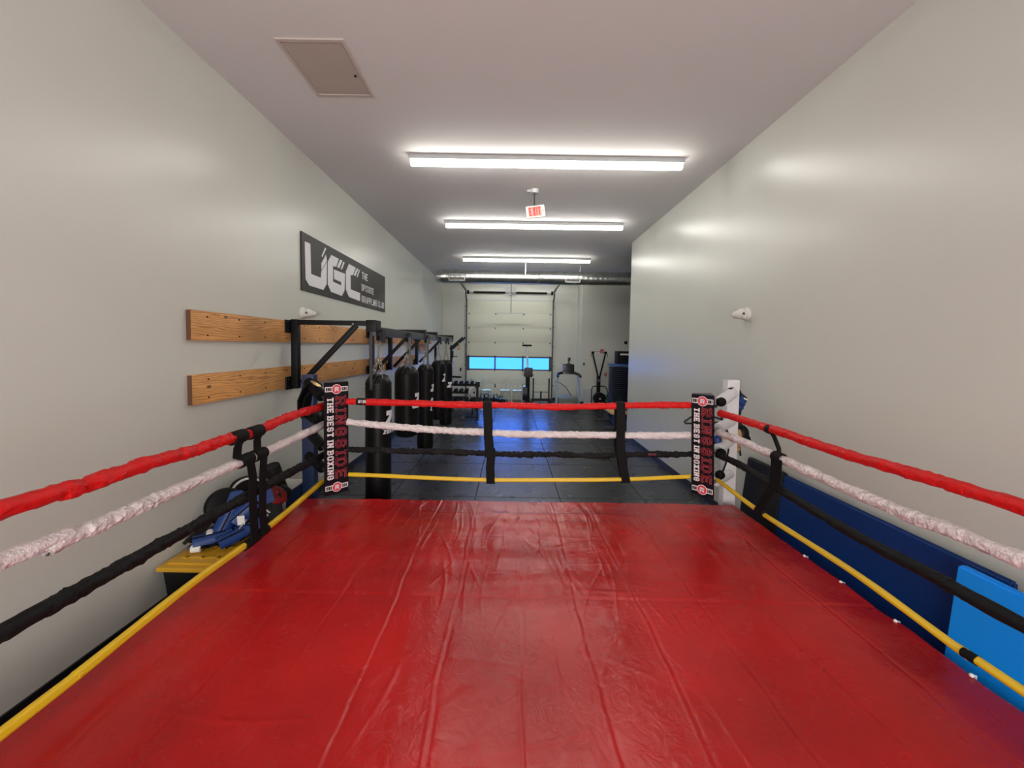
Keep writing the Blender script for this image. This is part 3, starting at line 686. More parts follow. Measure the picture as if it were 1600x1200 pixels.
# corner pads
def corner_pad(a, b_, z0, z1, apex, label, tilt=0):
    """a,b_: xy of face edges (left, right seen from the ring); apex: xy of the rear edge"""
    t = thing('corner_pad', label, 'corner pad', (apex[0], apex[1], z0), group='printed corner pads of the boxing ring')
    a = V((*a, 0)); b2_ = V((*b_, 0)); c = V((*apex, 0)); H_ = z1-z0; u = (b2_-a).normalized(); W_ = (b2_-a).length
    lean = V((tilt, 0, 0)) if tilt else V((0, 0, 0))
    nrm = V((u.y, -u.x, 0))
    if nrm.y > 0: nrm = -nrm
    vv = []
    q = MB()
    def P(p, z): return p + V((0, 0, z)) - lean*(z-z0)/H_
    n_ = 14
    rows = []
    for i in range(n_+1):
        z = z0+H_*i/n_; bul = nrm*.004*math.sin(i*1.3)
        rows.append([q.b.verts.new(P(p_, z)) for p_ in (a, a.lerp(b2_, .33)+bul, a.lerp(b2_, .66)+bul*.6, b2_, b2_.lerp(c, .15), c, a.lerp(c, .15))])
    for i in range(n_):
        for k in range(7): q.b.faces.new((rows[i][k], rows[i][(k+1) % 7], rows[i+1][(k+1) % 7], rows[i+1][k]))
    q.b.faces.new(rows[0][::-1]); q.b.faces.new(rows[-1]); q.build('pad_body', 'pad', t)
    q = MB(); ct = a.lerp(b2_, .5).lerp(c, .3); q.prism([P(p_, z1+.001) for p_ in (a.lerp(ct, .06), b2_.lerp(ct, .06), c.lerp(ct, .06))], (0, 0, .008)); q.build('top_panel', 'gray', t, smooth=False)
    up = (V((0, 0, H_))-lean).normalized(); off = nrm*.0065
    o = P(a, z0)+off
    def face(fx, fz): return o + u*(W_*fx) + up*(H_*fz)
    # lettering reads downward: u direction = -up, letter tops point right
    for s_, fx0, fx1, m1, th, sf in (('RINGSIDE', .45, .90, 'pad_red', .020, True), ('THE BEST IN BOXING', .12, .38, 'pad_white', .014, True)):
        if m1 == 'pad_red':
            k_ = put2d(MB(), text_quads(s_, H_*.73+.006, W_*(fx1-fx0)+.006, th+.007, sf, space=.34), face(fx0, .868)+u*-.003+up*.003, -up, u, .0015); k_.build('lettering_outline', 'pad_pink', t, smooth=False)
            o2 = nrm*.002
        else: o2 = V((0, 0, 0))
        for wq in word_quads(s_, H_*.73, W_*(fx1-fx0), th, sf, space=.34 if m1 == 'pad_red' else .25):
            put2d(MB(), wq, face(fx0, .868)+o2, -up, u, .0015).build('lettering', m1, t, smooth=False)
    for fz in (.94, .065):
        bd = MB(); hb = .052
        put2d(bd, [[V((.01, -hb/2)), V((W_-.01, -hb/2)), V((W_-.01, hb/2)), V((.01, hb/2))]], face(0, fz), u, up, .001)
        bp = bd.build('badge', 'pad_white', t, smooth=False)
        put2d(MB(), text_quads('RING', W_*.23, .036, .0065), face(.07, fz)-up*.018+nrm*.002, u, up, .001).build('badge_lettering', 'pad', bp, smooth=False)
        put2d(MB(), text_quads('SIDE', W_*.23, .036, .0065), face(.71, fz)-up*.018+nrm*.002, u, up, .001).build('badge_lettering', 'pad', bp, smooth=False)
        put2d(MB(), [circle2d(0, 0, .052)], face(.5, fz)+nrm*.0025, u, up, .001).build('badge_ring', 'pad_white', bp, smooth=False)
        put2d(MB(), [circle2d(0, 0, .046)], face(.5, fz)+nrm*.0040, u, up, .001).build('badge_disc', 'pad_badge', bp, smooth=False)
        put2d(MB(), text_quads('R', .042, .048, .014), face(.5, fz)-u*.021-up*.024+nrm*.0055, u, up, .001).build('badge_letter', 'pad_white', bp, smooth=False)
    return t
corner_pad((-1.922, 3.95), (-1.742, 4.13), .595, 1.79, (-1.96, 4.17), 'tall black corner pad by the blue post, left side of ring')
corner_pad((1.962, 4.05), (2.118, 3.885), .66, 1.725, (2.20, 4.10), 'black corner pad by the white post, right side of ring', tilt=.035)

# ropes
def sleeve(name, pts, r, matname, label, seed, bunch=.2, step=.009, n=22, flat=1.0, group=None, thin=None, parent_parts=None):
    pts = [V(p) for p in pts]
    # catmull-rom resample
    P = [pts[0]*2-pts[1]] + pts + [pts[-1]*2-pts[-2]]; path = []
    for i in range(1, len(P)-2):
        L = (P[i+1]-P[i]).length; k = max(2, int(L/step))
        for j in range(k):
            t = j/k; p0, p1, p2, p3 = P[i-1], P[i], P[i+1], P[i+2]
            path.append(.5*((2*p1)+(-p0+p2)*t+(2*p0-5*p1+4*p2-p3)*t*t+(-p0+3*p1-3*p2+p3)*t**3))
    path.append(pts[-1]); s = 0; ss = [0]
    for a, b_ in zip(path, path[1:]): s += (b_-a).length; ss.append(s)
    def rad(i):
        x = ss[i]; k = noise.noise(V((x*1.3, seed*3.7, 0)))*.5+.5
        rr = 1 + bunch*(.7*noise.noise(V((x*7, seed, 1))) + .5*noise.noise(V((x*2.2, seed, 5))))
        rr += bunch*.75*k*noise.noise(V((x*30, seed, 2)))
        return max(.45, rr)*r
    rs = [rad(i) for i in range(len(path))]
    def shape(i, t):
        x = ss[i]; c, s_ = math.cos(t), math.sin(t)
        k = noise.noise(V((x*1.3, seed*3.7, 0)))*.5+.5
        v = 1 + bunch*.55*noise.noise(V((x*14+c*1.2, c*1.1+seed, s_*1.1))) + bunch*.95*(.3+k)*noise.noise(V((x*40+3*s_, c*1.5, s_*1.5+seed)))
        return v*(1+(flat-1)*abs(s_))
    mb = MB(); mb.tube(path, rs, n, shape=shape); o = mb.build(name, matname); tag(o, label, 'ring rope', group); return o
def back(pts, Yend):      # carry the near end on behind the camera, level
    a = pts[0]; b_ = pts[2]; d = (a-b_); k = (Yend-a.y)/d.y; return [V((a.x, Yend, a.z+d.z*k*.25))] + pts
XLr, XRr = -2.0, 2.15
gL = 'ring ropes along the left side'; gR = 'ring ropes along the right side'; gF = 'ring ropes across the far side'
L_red = [onX(*p_, XLr) for p_ in ((0, 797), (100, 770), (170, 745), (240, 721), (300, 705), (370, 682), (400, 674), (450, 652), (506, 634))]
L_whi = [onX(*p_, XLr) for p_ in ((0, 877), (75, 857), (110, 840), (200, 800), (285, 762), (375, 722), (405, 710), (450, 690), (506, 663))]
L_bla = [onX(*p_, XLr) for p_ in ((0, 990), (75, 950), (160, 902), (240, 857), (280, 835), (350, 795), (400, 768), (450, 740), (506, 711))]
L_yel = [onX(*p_, XLr) for p_ in ((0, 1147), (125, 1050), (250, 950), (320, 896), (385, 850), (450, 798), (504, 752))]
R_red = [onX(*p_, XRr) for p_ in ((1600, 793), (1510, 765), (1427, 740), (1310, 706), (1217, 674), (1196, 668), (1160, 656), (1126, 646))]
R_whi = [onX(*p_, XRr) for p_ in ((1600, 876), (1450, 817), (1366, 782), (1287, 747), (1221, 717), (1170, 694), (1121, 675))]
R_bla = [onX(*p_, XRr) for p_ in ((1600, 978), (1473, 908), (1333, 834), (1217, 764), (1161, 729), (1122, 711))]
R_yel = [onX(*p_, XRr) for p_ in ((1600, 1081), (1506, 1020), (1333, 894), (1189, 801), (1121, 750))]
F_red = [onY(*p_, 4.1) for p_ in ((543, 627.2), (575, 628), (650, 630), (700, 632), (760, 633), (815, 634), (870, 636), (920, 635), (965, 634), (1020, 633), (1086, 633))]
F_whi = [onY(*p_, 4.1) for p_ in ((543, 659.2), (560, 661), (620, 667), (700, 673), (752, 675), (800, 678), (860, 679), (965, 680), (1020, 680.5), (1086, 680))]
F_bla = [onY(*p_, 4.1) for p_ in ((543, 702.2), (600, 704), (690, 706), (752, 708), (800, 710), (870, 710), (920, 712), (965, 711), (1015, 710), (1086, 710))]
F_yel = [onY(*p_, 4.1) for p_ in ((545, 741.3), (600, 743.5), (700, 748), (770, 750), (860, 750), (970, 749), (1086, 744))]
YE = -1.2
sleeve('ring_rope', back(L_red, YE), .038, 'red_rope', 'red padded top rope along left side of ring', 1, .28, group=gL)
sleeve('ring_rope', back(L_whi, YE), .035, 'white_rope', 'white crinkled second rope along left side of ring', 2, .25, group=gL)
sleeve('ring_rope', back(L_bla, YE), .036, 'black_rope', 'black third rope along left side of ring', 3, .28, group=gL)
sleeve('ring_rope', back(R_red, YE), .033, 'red_rope', 'red padded top rope along right side of ring', 5, .20, group=gR)
sleeve('ring_rope', back(R_whi, YE), .034, 'white_rope', 'white crinkled second rope along right side of ring', 6, .28, group=gR)
sleeve('ring_rope', back(R_bla, YE), .031, 'black_rope', 'black third rope along right side of ring', 7, .2, group=gR)
sleeve('ring_rope', F_red, .034, 'red_rope', 'red top rope across far side between corner pads', 8, .22, group=gF)
sleeve('ring_rope', F_whi, .036, 'white_rope', 'white second rope across far side between corner pads', 9, .26, group=gF)
sleeve('ring_rope', F_bla, .030, 'black_rope', 'black third rope across far side between corner pads', 10, .42, group=gF)
def yrope(pts, r, label, grp, w3=3):
    # flat webbing wrap: strands side by side
    t = MB(); N_ = len(pts)
    P = [pts[0]*2-pts[1]] + pts + [pts[-1]*2-pts[-2]]; path = []
    for i in range(1, len(P)-2):
        L = (P[i+1]-P[i]).length; k = max(2, int(L/.04))
        for j in range(k):
            tt = j/k; p0, p1, p2, p3 = P[i-1], P[i], P[i+1], P[i+2]
            path.append(.5*((2*p1)+(-p0+p2)*tt+(2*p0-5*p1+4*p2-p3)*tt*tt+(-p0+3*p1-3*p2+p3)*tt**3))
    path.append(pts[-1])
    def sh(i, a): return 1-.16*abs(math.sin(a*1.5+.6+.05*i*.2))**6 + .03*math.sin(i*.7)
    t.tube(path, r, 24, shape=sh); o = t.build('ring_rope', 'yellow_rope'); return tag(o, label, 'ring rope', grp)
yl = yrope(back(L_yel, YE), .0255, 'yellow bottom rope along left edge of red canvas', gL)
yr = yrope(back(R_yel, YE), .021, 'yellow bottom rope along right edge of red canvas', gR)
yf = yrope(F_yel, .022, 'yellow bottom rope across far side between corner pads', gF)
# print bands and tape on ropes
def band(parent, pts2, r, matname, name):
    o = MB().tube([V(p_) for p_ in pts2], r, 16).build(name, matname); o.parent = parent; o.matrix_parent_inverse = parent.matrix_world.inverted(); return o
a, b_ = onX(1506, 1019, XRr), onX(1528, 1033, XRr); band(yr, [a, b_], .0235, 'strap', 'black_tape')
fr_ = [o for o in COL.objects if o.get('label', '').startswith('red top rope across')][0]
a, b_ = onY(558, 627.3, 4.1), onY(573, 628, 4.1)
band(fr_, [a, b_], .038, 'strap', 'label_band')
o = put2d(MB(), text_quads('RINGSIDE', .085, .035, .006), onY(559.5, 629.8, 4.06), (1, 0, 0), (0, 0, 1), .001).build('label_lettering', 'pad_white', smooth=False); o.parent = fr_
fb_ = [o for o in COL.objects if o.get('label', '').startswith('black third rope across')][0]
o = put2d(MB(), text_quads('RINGSIDE', .085, .022, .004), onY(1013, 711.5, 4.064), (1, 0, 0), (0, 0, 1), .001).build('label_lettering', 'pad_pink', smooth=False); o.parent = fb_

# spacer straps
def ribbon(mb, pts, wdir, wd, th=.006):
    pts = [V(p) for p in pts]; wv = V(wdir).normalized()*wd/2; N_ = len(pts); secs = []
    for i, p in enumerate(pts):
        a = (pts[min(i+1, N_-1)]-pts[max(0, i-1)]).normalized(); nn = a.cross(wv).normalized()*th/2
        secs.append([mb.b.verts.new(p+c) for c in (wv+nn, -wv+nn, -wv-nn, wv-nn)])
    for i in range(N_-1):
        for k in range(4): mb.b.faces.new((secs[i][k], secs[i][(k+1) % 4], secs[i+1][(k+1) % 4], secs[i+1][k]))
    mb.b.faces.new(secs[0][::-1]); mb.b.faces.new(secs[-1]); return mb
def interp(pts, t0, t1=None):
    pass
def rope_at_y(pts, y):
    for a, b_ in zip(pts, pts[1:]):
        if min(a.y, b_.y) <= y <= max(a.y, b_.y): return a.lerp(b_, (y-a.y)/(b_.y-a.y))
    return pts[-1]
def rope_at_x(pts, x):
    for a, b_ in zip(pts, pts[1:]):
        if min(a.x, b_.x) <= x <= max(a.x, b_.x): return a.lerp(b_, (x-a.x)/(b_.x-a.x))
    return pts[-1]
def far_spacer(xs_, label):
    t = thing('rope_spacer', label, 'rope strap', (xs_[0], 4.1, rope_at_x(F_yel, xs_[3]).z), group='black spacer straps tying the far ropes')
    P4 = [rope_at_x(F_, x) for F_, x in zip((F_red, F_whi, F_bla, F_yel), xs_)]
    q = MB(); wd = .092
    top, w_, k_, y_ = P4
    for s_ in (-1, 1):
        ribbon(q, [top+V((0, s_*.0, .044)), top+V((0, s_*.034, .03)), top+V((0, s_*.045, -.02)), w_+V((0, s_*.046, .03)), w_+V((0, s_*.046, -.04)), k_+V((0, s_*.046, .02)), k_+V((0, s_*.040, -.03))], (1, 0, 0), wd, .01)
    q.build('upper_strap', 'strap', t)
    q = MB()
    for s_ in (-1, 1):
        ribbon(q, [k_+V((.01, s_*.048, .045)), k_+V((.02, s_*.05, 0)), k_.lerp(y_, .5)+V((.0, s_*.03, 0)), y_+V((0, s_*.032, 0)), y_+V((0, s_*.026, -.026)), y_+V((0, 0, -.038))], (1, 0, 0), wd*.98, .01)
    q.build('lower_strap', 'strap', t)
    return t
far_spacer((-.235, -.222, -.205, -.19), 'black rope spacer strap across far ropes, near the middle')
far_spacer((1.185, 1.19, 1.20, 1.265), 'black rope spacer strap across far ropes, nearer right pad')
# left side straps (two, hanging together)
def sideloop(q, pt, r, wd, ax=(0, 1, 0)):
    # band wrapped round a rope
    q.tube([pt-V(ax)*wd/2, pt-V(ax)*wd*.45, pt+V(ax)*wd*.45, pt+V(ax)*wd/2], [r*.98, r, r, r*.98], 16); return q
for lab, pr, pw, pk, py, bow in (('black spacer strap on left ropes, the bowed one nearer camera', (371, 683), (382, 719), (388, 775), (392, 846), -.05),
                            ('black spacer strap on left ropes, the straighter one nearer left pad', (398, 675), (404, 710), (402, 768), (407, 833), .0)):
    a = onX(*pr, XLr); w_ = onX(*pw, XLr); k_ = onX(*pk, XLr); y_ = onX(*py, XLr)
    t = thing('rope_spacer', lab, 'rope strap', y_, group='black spacer straps tying the left ropes')
    for p_, r_ in ((a, .050), (w_, .048), (y_, .036)): sideloop(MB(), p_, r_, .13 if p_ is not y_ else .16).build('rope_loop', 'strap', t)
    q = MB(); ox = V((.044, 0, 0))
    ribbon(q, [a+ox, a.lerp(w_, .3)+V((.03, bow*.6-.03, 0)), a.lerp(w_, .7)+V((.02, bow*1.1-.03, 0)), w_+ox], (0, 1, 0), .085)
    ribbon(q, [w_+ox, w_.lerp(k_, .5)+V((.04, -bow*.3, 0)), k_+V((.044, bow*.3, 0)), k_.lerp(y_, .5)+V((.03, 0, 0)), y_+V((.036, 0, 0))], (0, 1, 0), .085)
    q.build('webbing', 'strap', t)
# right side cord
a, w_, k_, y_ = onX(1203, 671, XRr), onX(1217, 715, XRr), onX(1214, 762, XRr), onX(1189, 800, XRr)
t = thing('rope_spacer', 'twisted black strap tying the right side ropes near the white post', 'rope strap', y_)
for p_, r_, w2 in ((a, .038, .05), (w_, .044, .09), (y_, .03, .10), (k_, .036, .10)): sideloop(MB(), p_, r_, w2).build('rope_loop', 'strap', t)
q = MB(); q.tube([a, a.lerp(w_, .3)+V((0, -.02, .01)), a.lerp(w_, .7)+V((0, -.03, .01)), w_], .016, 8)
ribbon(q, [w_+V((-.04, -.03, 0)), w_.lerp(k_, .5)+V((-.03, -.02, 0)), k_+V((-.036, -.02, 0))], (0, 1, 0), .12)
ribbon(q, [k_+V((-.036, 0, 0)), k_.lerp(y_, .5)+V((-.03, .01, 0)), y_+V((-.03, 0, 0))], (0, 1, 0), .09); q.build('webbing', 'strap', t)

def puff(mb, c, r, sc, seed, rot=None, n=24, amp=.12, f=2.2):
    g_ = bmesh.ops.create_uvsphere(mb.b, u_segments=n, v_segments=n//2, radius=1)
    for v in g_['verts']:
        d = v.co.copy(); k = 1+amp*noise.noise(d*f+V((seed, 0, 0)))
        v.co = V((d.x*sc[0], d.y*sc[1], d.z*sc[2]))*r*k
        if rot: v.co = rot @ v.co
        v.co += V(c)
    return mb
# things hanging on the posts
t = thing('champion_belt', 'black strap belt with gold plate draped over the blue post', 'belt', (-2.22, 4.28, 1.8))
q = MB(); ribbon(q, [onY(498, 604, 4.2), onY(490, 597, 4.24), onY(480, 606, 4.26), onY(472, 625, 4.27), onY(472, 642, 4.27), onY(478, 652, 4.27)], (.25, 1, 0), .12, .02); 
ribbon(q, [onY(490, 610, 4.24), onY(482, 618, 4.25), onY(479, 634, 4.26), onY(476, 650, 4.27)], (.3, 1, .2), .10, .015); q.build('strap', 'leather', t)
pp = onY(494, 600, 4.14); MB().ball(pp, .055, (1.25, .5, .30), rot=Matrix.Rotation(math.radians(32), 3, 'Y')).build('buckle', 'gold', t)
t = thing('padded_glove', 'black padded mitt tucked between blue post and left pad', 'boxing mitt', onY(499, 648, 4.15))
MB().ball(onY(500, 646, 4.15), .075, (.9, .7, 1.1)).ball(onY(496, 655, 4.16), .05, (1.2, .7, .8)).build('mitt_body', 'leather', t)
t = thing('boxing_headgear', 'blue and black headgear hanging behind top of the white post', 'headgear', onY(1156, 625, 4.34))
hc = onY(1156, 626, 4.34); q = MB(); puff(q, hc, 1, (.055, .085, .085), 3, amp=.25, f=2.2); puff(q, hc+V((-.01, 0, -.07)), 1, (.045, .06, .05), 6, amp=.2); q.build('shell', 'cloth_blue', t)
MB().torus(hc+V((-.01, -.045, .02)), .045, .012, axis=(.5, 1, .2), n=20).build('ear_ring', 'leather', t)
MB().box(hc+V((.012, -.085, .03)), (.045, .006, .014), Matrix.Rotation(.5, 3, 'Y')).build('mark', 'tape', t)
q = MB(); q.tube([onY(1140, 609, 4.24), onY(1146, 607, 4.30), onY(1153, 612, 4.33), onY(1156, 620, 4.36), onY(1153, 645, 4.36), onY(1152, 655, 4.36)], [.02, .024, .03, .035, .032, .02], 10); q.ball(onY(1152, 640, 4.34), .05, (.7, .8, 1.5)); q.build('strap', 'leather', t)
t = thing('hanging_glove', 'black and tan glove hanging beside the white post at mid height', 'boxing glove', onY(1160, 680, 4.36))
q = MB(); q.ball(onY(1159, 678, 4.36), .085, (.9, .8, 1.25)); q.ball(onY(1166, 687, 4.34), .06, (.8, .8, 1)); q.tube([onY(1153, 655, 4.36), onY(1156, 668, 4.37)], [.02, .035], 10); q.tube([onY(1155, 697, 4.36), onY(1157, 712, 4.36)], .01, 6); q.build('mitt_body', 'leather', t)
MB().ball(onY(1154, 685, 4.30), .06, (.65, .5, 1.8)).ball(onY(1153, 702, 4.31), .03, (.8, .5, 1)).build('cuff', 'tan', t)
t = thing('sparring_glove', 'blue black and tan glove behind right pad at white rope height', 'boxing glove', onY(1126, 682, 4.05))
q = MB(); q.ball(onY(1125, 672, 4.14), .05, (1.3, .9, .7)); q.build('mitt_body', 'leather', t)
MB().ball(onY(1121, 688, 4.16), .06, (.8, .7, 1)).build('palm', 'cloth_blue', t)
MB().ball(onY(1130, 686, 4.20), .05, (1, .6, .9)).ball(onY(1124, 699, 4.2), .035).build('cuff', 'tan', t)
t = thing('clothes_hanger', 'black plastic clothes hanger behind the right corner pad', 'hanger', onY(1080, 658, 4.25))
MB().tube([onY(1069, 659, 4.25), onY(1080, 651.5, 4.25), onY(1098, 645, 4.25), onY(1126, 655, 4.25), onY(1127, 660, 4.25), onY(1098, 661, 4.25), onY(1071, 661.5, 4.25), onY(1069, 659, 4.25)], .010, 8).build('frame', 'plastic', t)
MB().tube([onY(1098, 645, 4.25), onY(1098, 640, 4.25), onY(1101, 637, 4.25), onY(1104, 640, 4.25)], .005, 8).build('hook', 'steel', t)
t = thing('tie_cord', 'thin black cord zigzagging between right pad and white post', 'cord', onY(1135, 700, 4.2))
MB().tube([onY(1127, 652, 4.18), onY(1139, 680, 4.2), onY(1138, 705, 4.2), onY(1134, 725, 4.2), onY(1126, 745, 4.15)], .009, 8).build('cord_run', 'strap', t)
for k, p_ in enumerate(((1127, 628), (1127, 708), (1125, 742))):
    tag(MB().ball(onY(*p_, 4.0), .042, (1, 1, 1.2)).torus(onY(*p_, 4.0), .035, .014, axis=(.4, 1, 0)).build('rope_knot', 'strap'), ('black knot beside top of the right corner pad', 'black rope end knot beside right pad at black rope height', 'black knot at yellow rope height beside right corner pad')[k], 'knot')

# ---------------------------------------------------------------- mats along the right wall
def slab(y0, y1, z0, z1, xb, xt, th, label, matname, name='gym_mat', slant=0):
    t = thing(name, label, 'gym mat', (xb, (y0+y1)/2, z0), group='mats standing along the right wall')
    lean = xt-xb; H_ = z1-z0; q = MB()
    nrm = V((H_, 0, -lean)).normalized()*th; N_ = 16; 
    pts = [(xb, y0, z0), (xb, y1, z0), (xt, y1+slant, z1), (xt, y0+slant, z1)]
    q.prism([V(p_) for p_ in pts], nrm)
    es = list(q.b.edges); bmesh.ops.bevel(q.b, geom=es, offset=.012, segments=3, affect='EDGES')
    o = q.build('cover', matname, t)
    s = MB(); p0 = V((xb, y0, z0)); 
    s.bar(V((xt, y0+slant+.02, z1))+nrm*.5+V((0, 0, .001)), V((xt, y1+slant-.02, z1))+nrm*.5+V((0, 0, .001)), .006, .004); s.build('seam', matname, t)
    return t
slab(3.82, 4.40, .0, .965, 2.66, 2.77, .06, 'black mat leaning on right wall beside the white post', 'mat_black')
slab(2.06, 3.83, .0, .945, 2.68, 2.78, .05, 'long dark blue mat leaning on right wall, behind its brighter twin', 'mat_blue')
slab(.2, 2.22, .0, .955, 2.58, 2.66, .06, 'bright blue mat nearest the camera, overlapping the darker one', 'mat_bright_sun')
slab(-1.2, 2.00, .0, .90, 2.74, 2.81, .05, 'blue mat hidden behind the nearest blue mat on right wall', 'mat_blue')

# ---------------------------------------------------------------- tote and gear on the left
t = thing('storage_tote', 'black storage tote with yellow lid on floor by left wall', 'storage box', (-2.5, 3.3, 0))
q = MB(); bx = [(-2.71, 3.01), (-2.28, 3.01), (-2.28, 3.67), (-2.71, 3.67)]; tx = [(-2.74, 2.98), (-2.25, 2.98), (-2.25, 3.70), (-2.74, 3.70)]
vb = [q.b.verts.new((x, y, 0)) for x, y in bx]; vt = [q.b.verts.new((x, y, .385)) for x, y in tx]
q.b.faces.new(vb[::-1]); q.b.faces.new(vt)
for i in range(4): q.b.faces.new((vb[i], vb[(i+1) % 4], vt[(i+1) % 4], vt[i]))
q.build('bin', 'tote', t, smooth=False)
q = MB().box((-2.505, 3.335, .395), (.52, .78, .035), bev=.012)
q.box((-2.50, 3.335, .418), (.43, .68, .018), bev=.006)
for x in (-2.62, -2.49, -2.36): q.box((x, 3.335, .427), (.02, .56, .012))
for y in (3.08, 3.25, 3.42, 3.6): q.box((-2.49, y, .427), (.36, .02, .012))
q.build('lid', 'yellow_lid', t)
LZ = .435
gear = 'sparring gear piled on the yellow tote lid'
def shell(mb, c, length, rad, arc, axis, up, th=.02, n=14):
    """a curved guard: part of a cylinder with thickness, tapered"""
    a = V(axis).normalized(); u = V(up); u = (u-a*u.dot(a)).normalized(); s_ = a.cross(u); c = V(c); m_ = 10
    G = [[[None]*(n+1) for _ in range(m_+1)] for _ in range(2)]
    for L_ in range(2):
        for j in range(m_+1):
            tt = j/m_-.5; rr = (rad*(1-.35*tt) - L_*th)
            for i in range(n+1):
                an = (i/n-.5)*arc*(1-.25*abs(tt)*2)
                G[L_][j][i] = mb.b.verts.new(c + a*tt*length + u*rr*math.cos(an) + s_*rr*math.sin(an))
    f = mb.b.faces.new
    for j in range(m_):
        for i in range(n):
            f((G[0][j][i], G[0][j][i+1], G[0][j+1][i+1], G[0][j+1][i])); f((G[1][j][i], G[1][j+1][i], G[1][j+1][i+1], G[1][j][i+1]))
    for j in range(m_):
        f((G[0][j][0], G[0][j+1][0], G[1][j+1][0], G[1][j][0])); f((G[0][j][n], G[1][j][n], G[1][j+1][n], G[0][j+1][n]))
    for i in range(n):
        f((G[0][0][i], G[1][0][i], G[1][0][i+1], G[0][0][i+1])); f((G[0][m_][i], G[0][m_][i+1], G[1][m_][i+1], G[1][m_][i]))
    return mb
def gpt(x, y, z): return onZ(x, y, z)
# blue shin guards
def guard(c, length, rad, axis, up, label, seed, logo=True):
    t = thing('shin_guard', label, 'shin guard', c, group='blue shin guards in the pile on the tote')
    shell(MB(), c, length, rad, 2.6, axis, up).build('shield', 'cloth_blue', t)
    a = V(axis).normalized()
    q = MB(); 
    for k in (-.25, .2): 
        s_ = a.cross(V(up)).normalized(); ribbon(q, [V(c)+a*k*length - s_*rad*.95, V(c)+a*k*length-V(up).normalized()*rad*.3, V(c)+a*k*length+s_*rad*.95], a, .045, .008)
    q.build('strap', 'strap', t)
    u_ = (V(up)-a*V(up).dot(a)).normalized(); sd_ = a.cross(u_); e_ = V(c)+a*length*.48
    q = MB(); q.prism([e_+sd_*rad*.9, e_+u_*rad*.7+a*.03, e_-sd_*rad*.9, e_-sd_*rad*1.1+a*.11-u_*.02, e_+a*.15-u_*.01, e_+sd_*rad*1.2+a*.10-u_*.03], u_*.018)
    bmesh.ops.bevel(q.b, geom=list(q.b.edges), offset=.005, segments=2, affect='EDGES'); q.build('instep_flap', 'cloth_blue', t)
    MB().tube([V(c)+a*length*.5*(k/6-1)+u_*rad*(1.02+.17*(1-k/6)) for k in range(11)], .006, 6).build('piping', 'strap', t)
    return t
guard((-2.53, 3.24, .50), .27, .062, (.80, .55, .10), (-.1, -.6, .8), 'blue shin guard lying at front of the pile on yellow lid', 1)
guard((-2.38, 3.27, .50), .24, .062, (.55, .8, .2), (.5, -.5, .8), 'blue shin guard beside yellow rope on the tote lid', 2)
guard((-2.50, 3.36, .62), .22, .07, (.25, .35, .85), (.5, -.8, .3), 'blue shin guard standing upright in the gear pile', 3)
guard((-2.38, 3.44, .67), .22, .085, (.6, .3, .6), (.4, -.8, .5), 'blue shin guard with white tag leaning at top of pile', 4)
t = thing('foot_pad', 'black kick pad with grey trim at left end of the pile', 'kick pad', (-2.68, 3.2, LZ), group=gear)
shell(MB(), (-2.63, 3.30, .54), .30, .08, 2.2, (.15, .8, .55), (-.5, -.6, .6)).build('shield', 'leather', t)
MB().prism([V((-2.70, 3.16, .44)), V((-2.58, 3.18, .45)), V((-2.52, 3.26, .47)), V((-2.68, 3.26, .46))], (0, 0, .025)).build('flap', 'gray', t)
def roll(c, ax, label):
    t = thing('tape_roll', label, 'tape roll', c, group='rolls of white tape in the gear pile')
    a = V(ax).normalized(); c = V(c)
    MB().tube([c-a*.035, c-a*.032, c+a*.032, c+a*.035], [.028, .032, .032, .028], 20).build('wrap', 'tape', t)
    MB().cyl(c-a*.036, c+a*.036, .012, n=12).build('core', 'plastic', t)
p_ = onX(328, 835, -2.56); roll(p_, (.5, -.8, -.15), 'white tape roll on end high in the gear pile')
roll((-2.60, 3.14, LZ+.033), (.9, .3, 0), 'white tape roll lying at front of the yellow lid')
MB_t = thing('paper_tag', 'white paper tag sticking up from the blue guards', 'tag', (-2.38, 3.38, .70), group=gear)
ribbon(MB(), [onX(377, 820, -2.36), onX(376, 806, -2.36)], (.9, .4, 0), .055, .003).build('sheet', 'tape', MB_t)
t = thing('hand_wraps', 'striped blue and white hand wraps tangled in the pile', 'hand wraps', (-2.36, 3.3, LZ), group=gear)
q = MB(); rd = random.Random(3)
for k in range(9):
    a = onX(368+k*1.5, 834-k*2.2, -2.36); q.tube([a, a+V((.015, .04, .04)), a+V((.02, .09, .05+.01*rd.random()))], .0035, 6)
q.build('wrap_strands', 'lgray', t)
t = thing('dark_clothing', 'black crumpled gear lying under the blue guards', 'clothing', (-2.48, 3.3, LZ), group=gear)
q = MB(); puff(q, (-2.56, 3.40, .475), 1, (.15, .22, .05), 4, amp=.35, f=3.5); puff(q, (-2.42, 3.52, .54), 1, (.12, .14, .13), 9, amp=.3, f=3); q.build('fabric', 'strap', t)
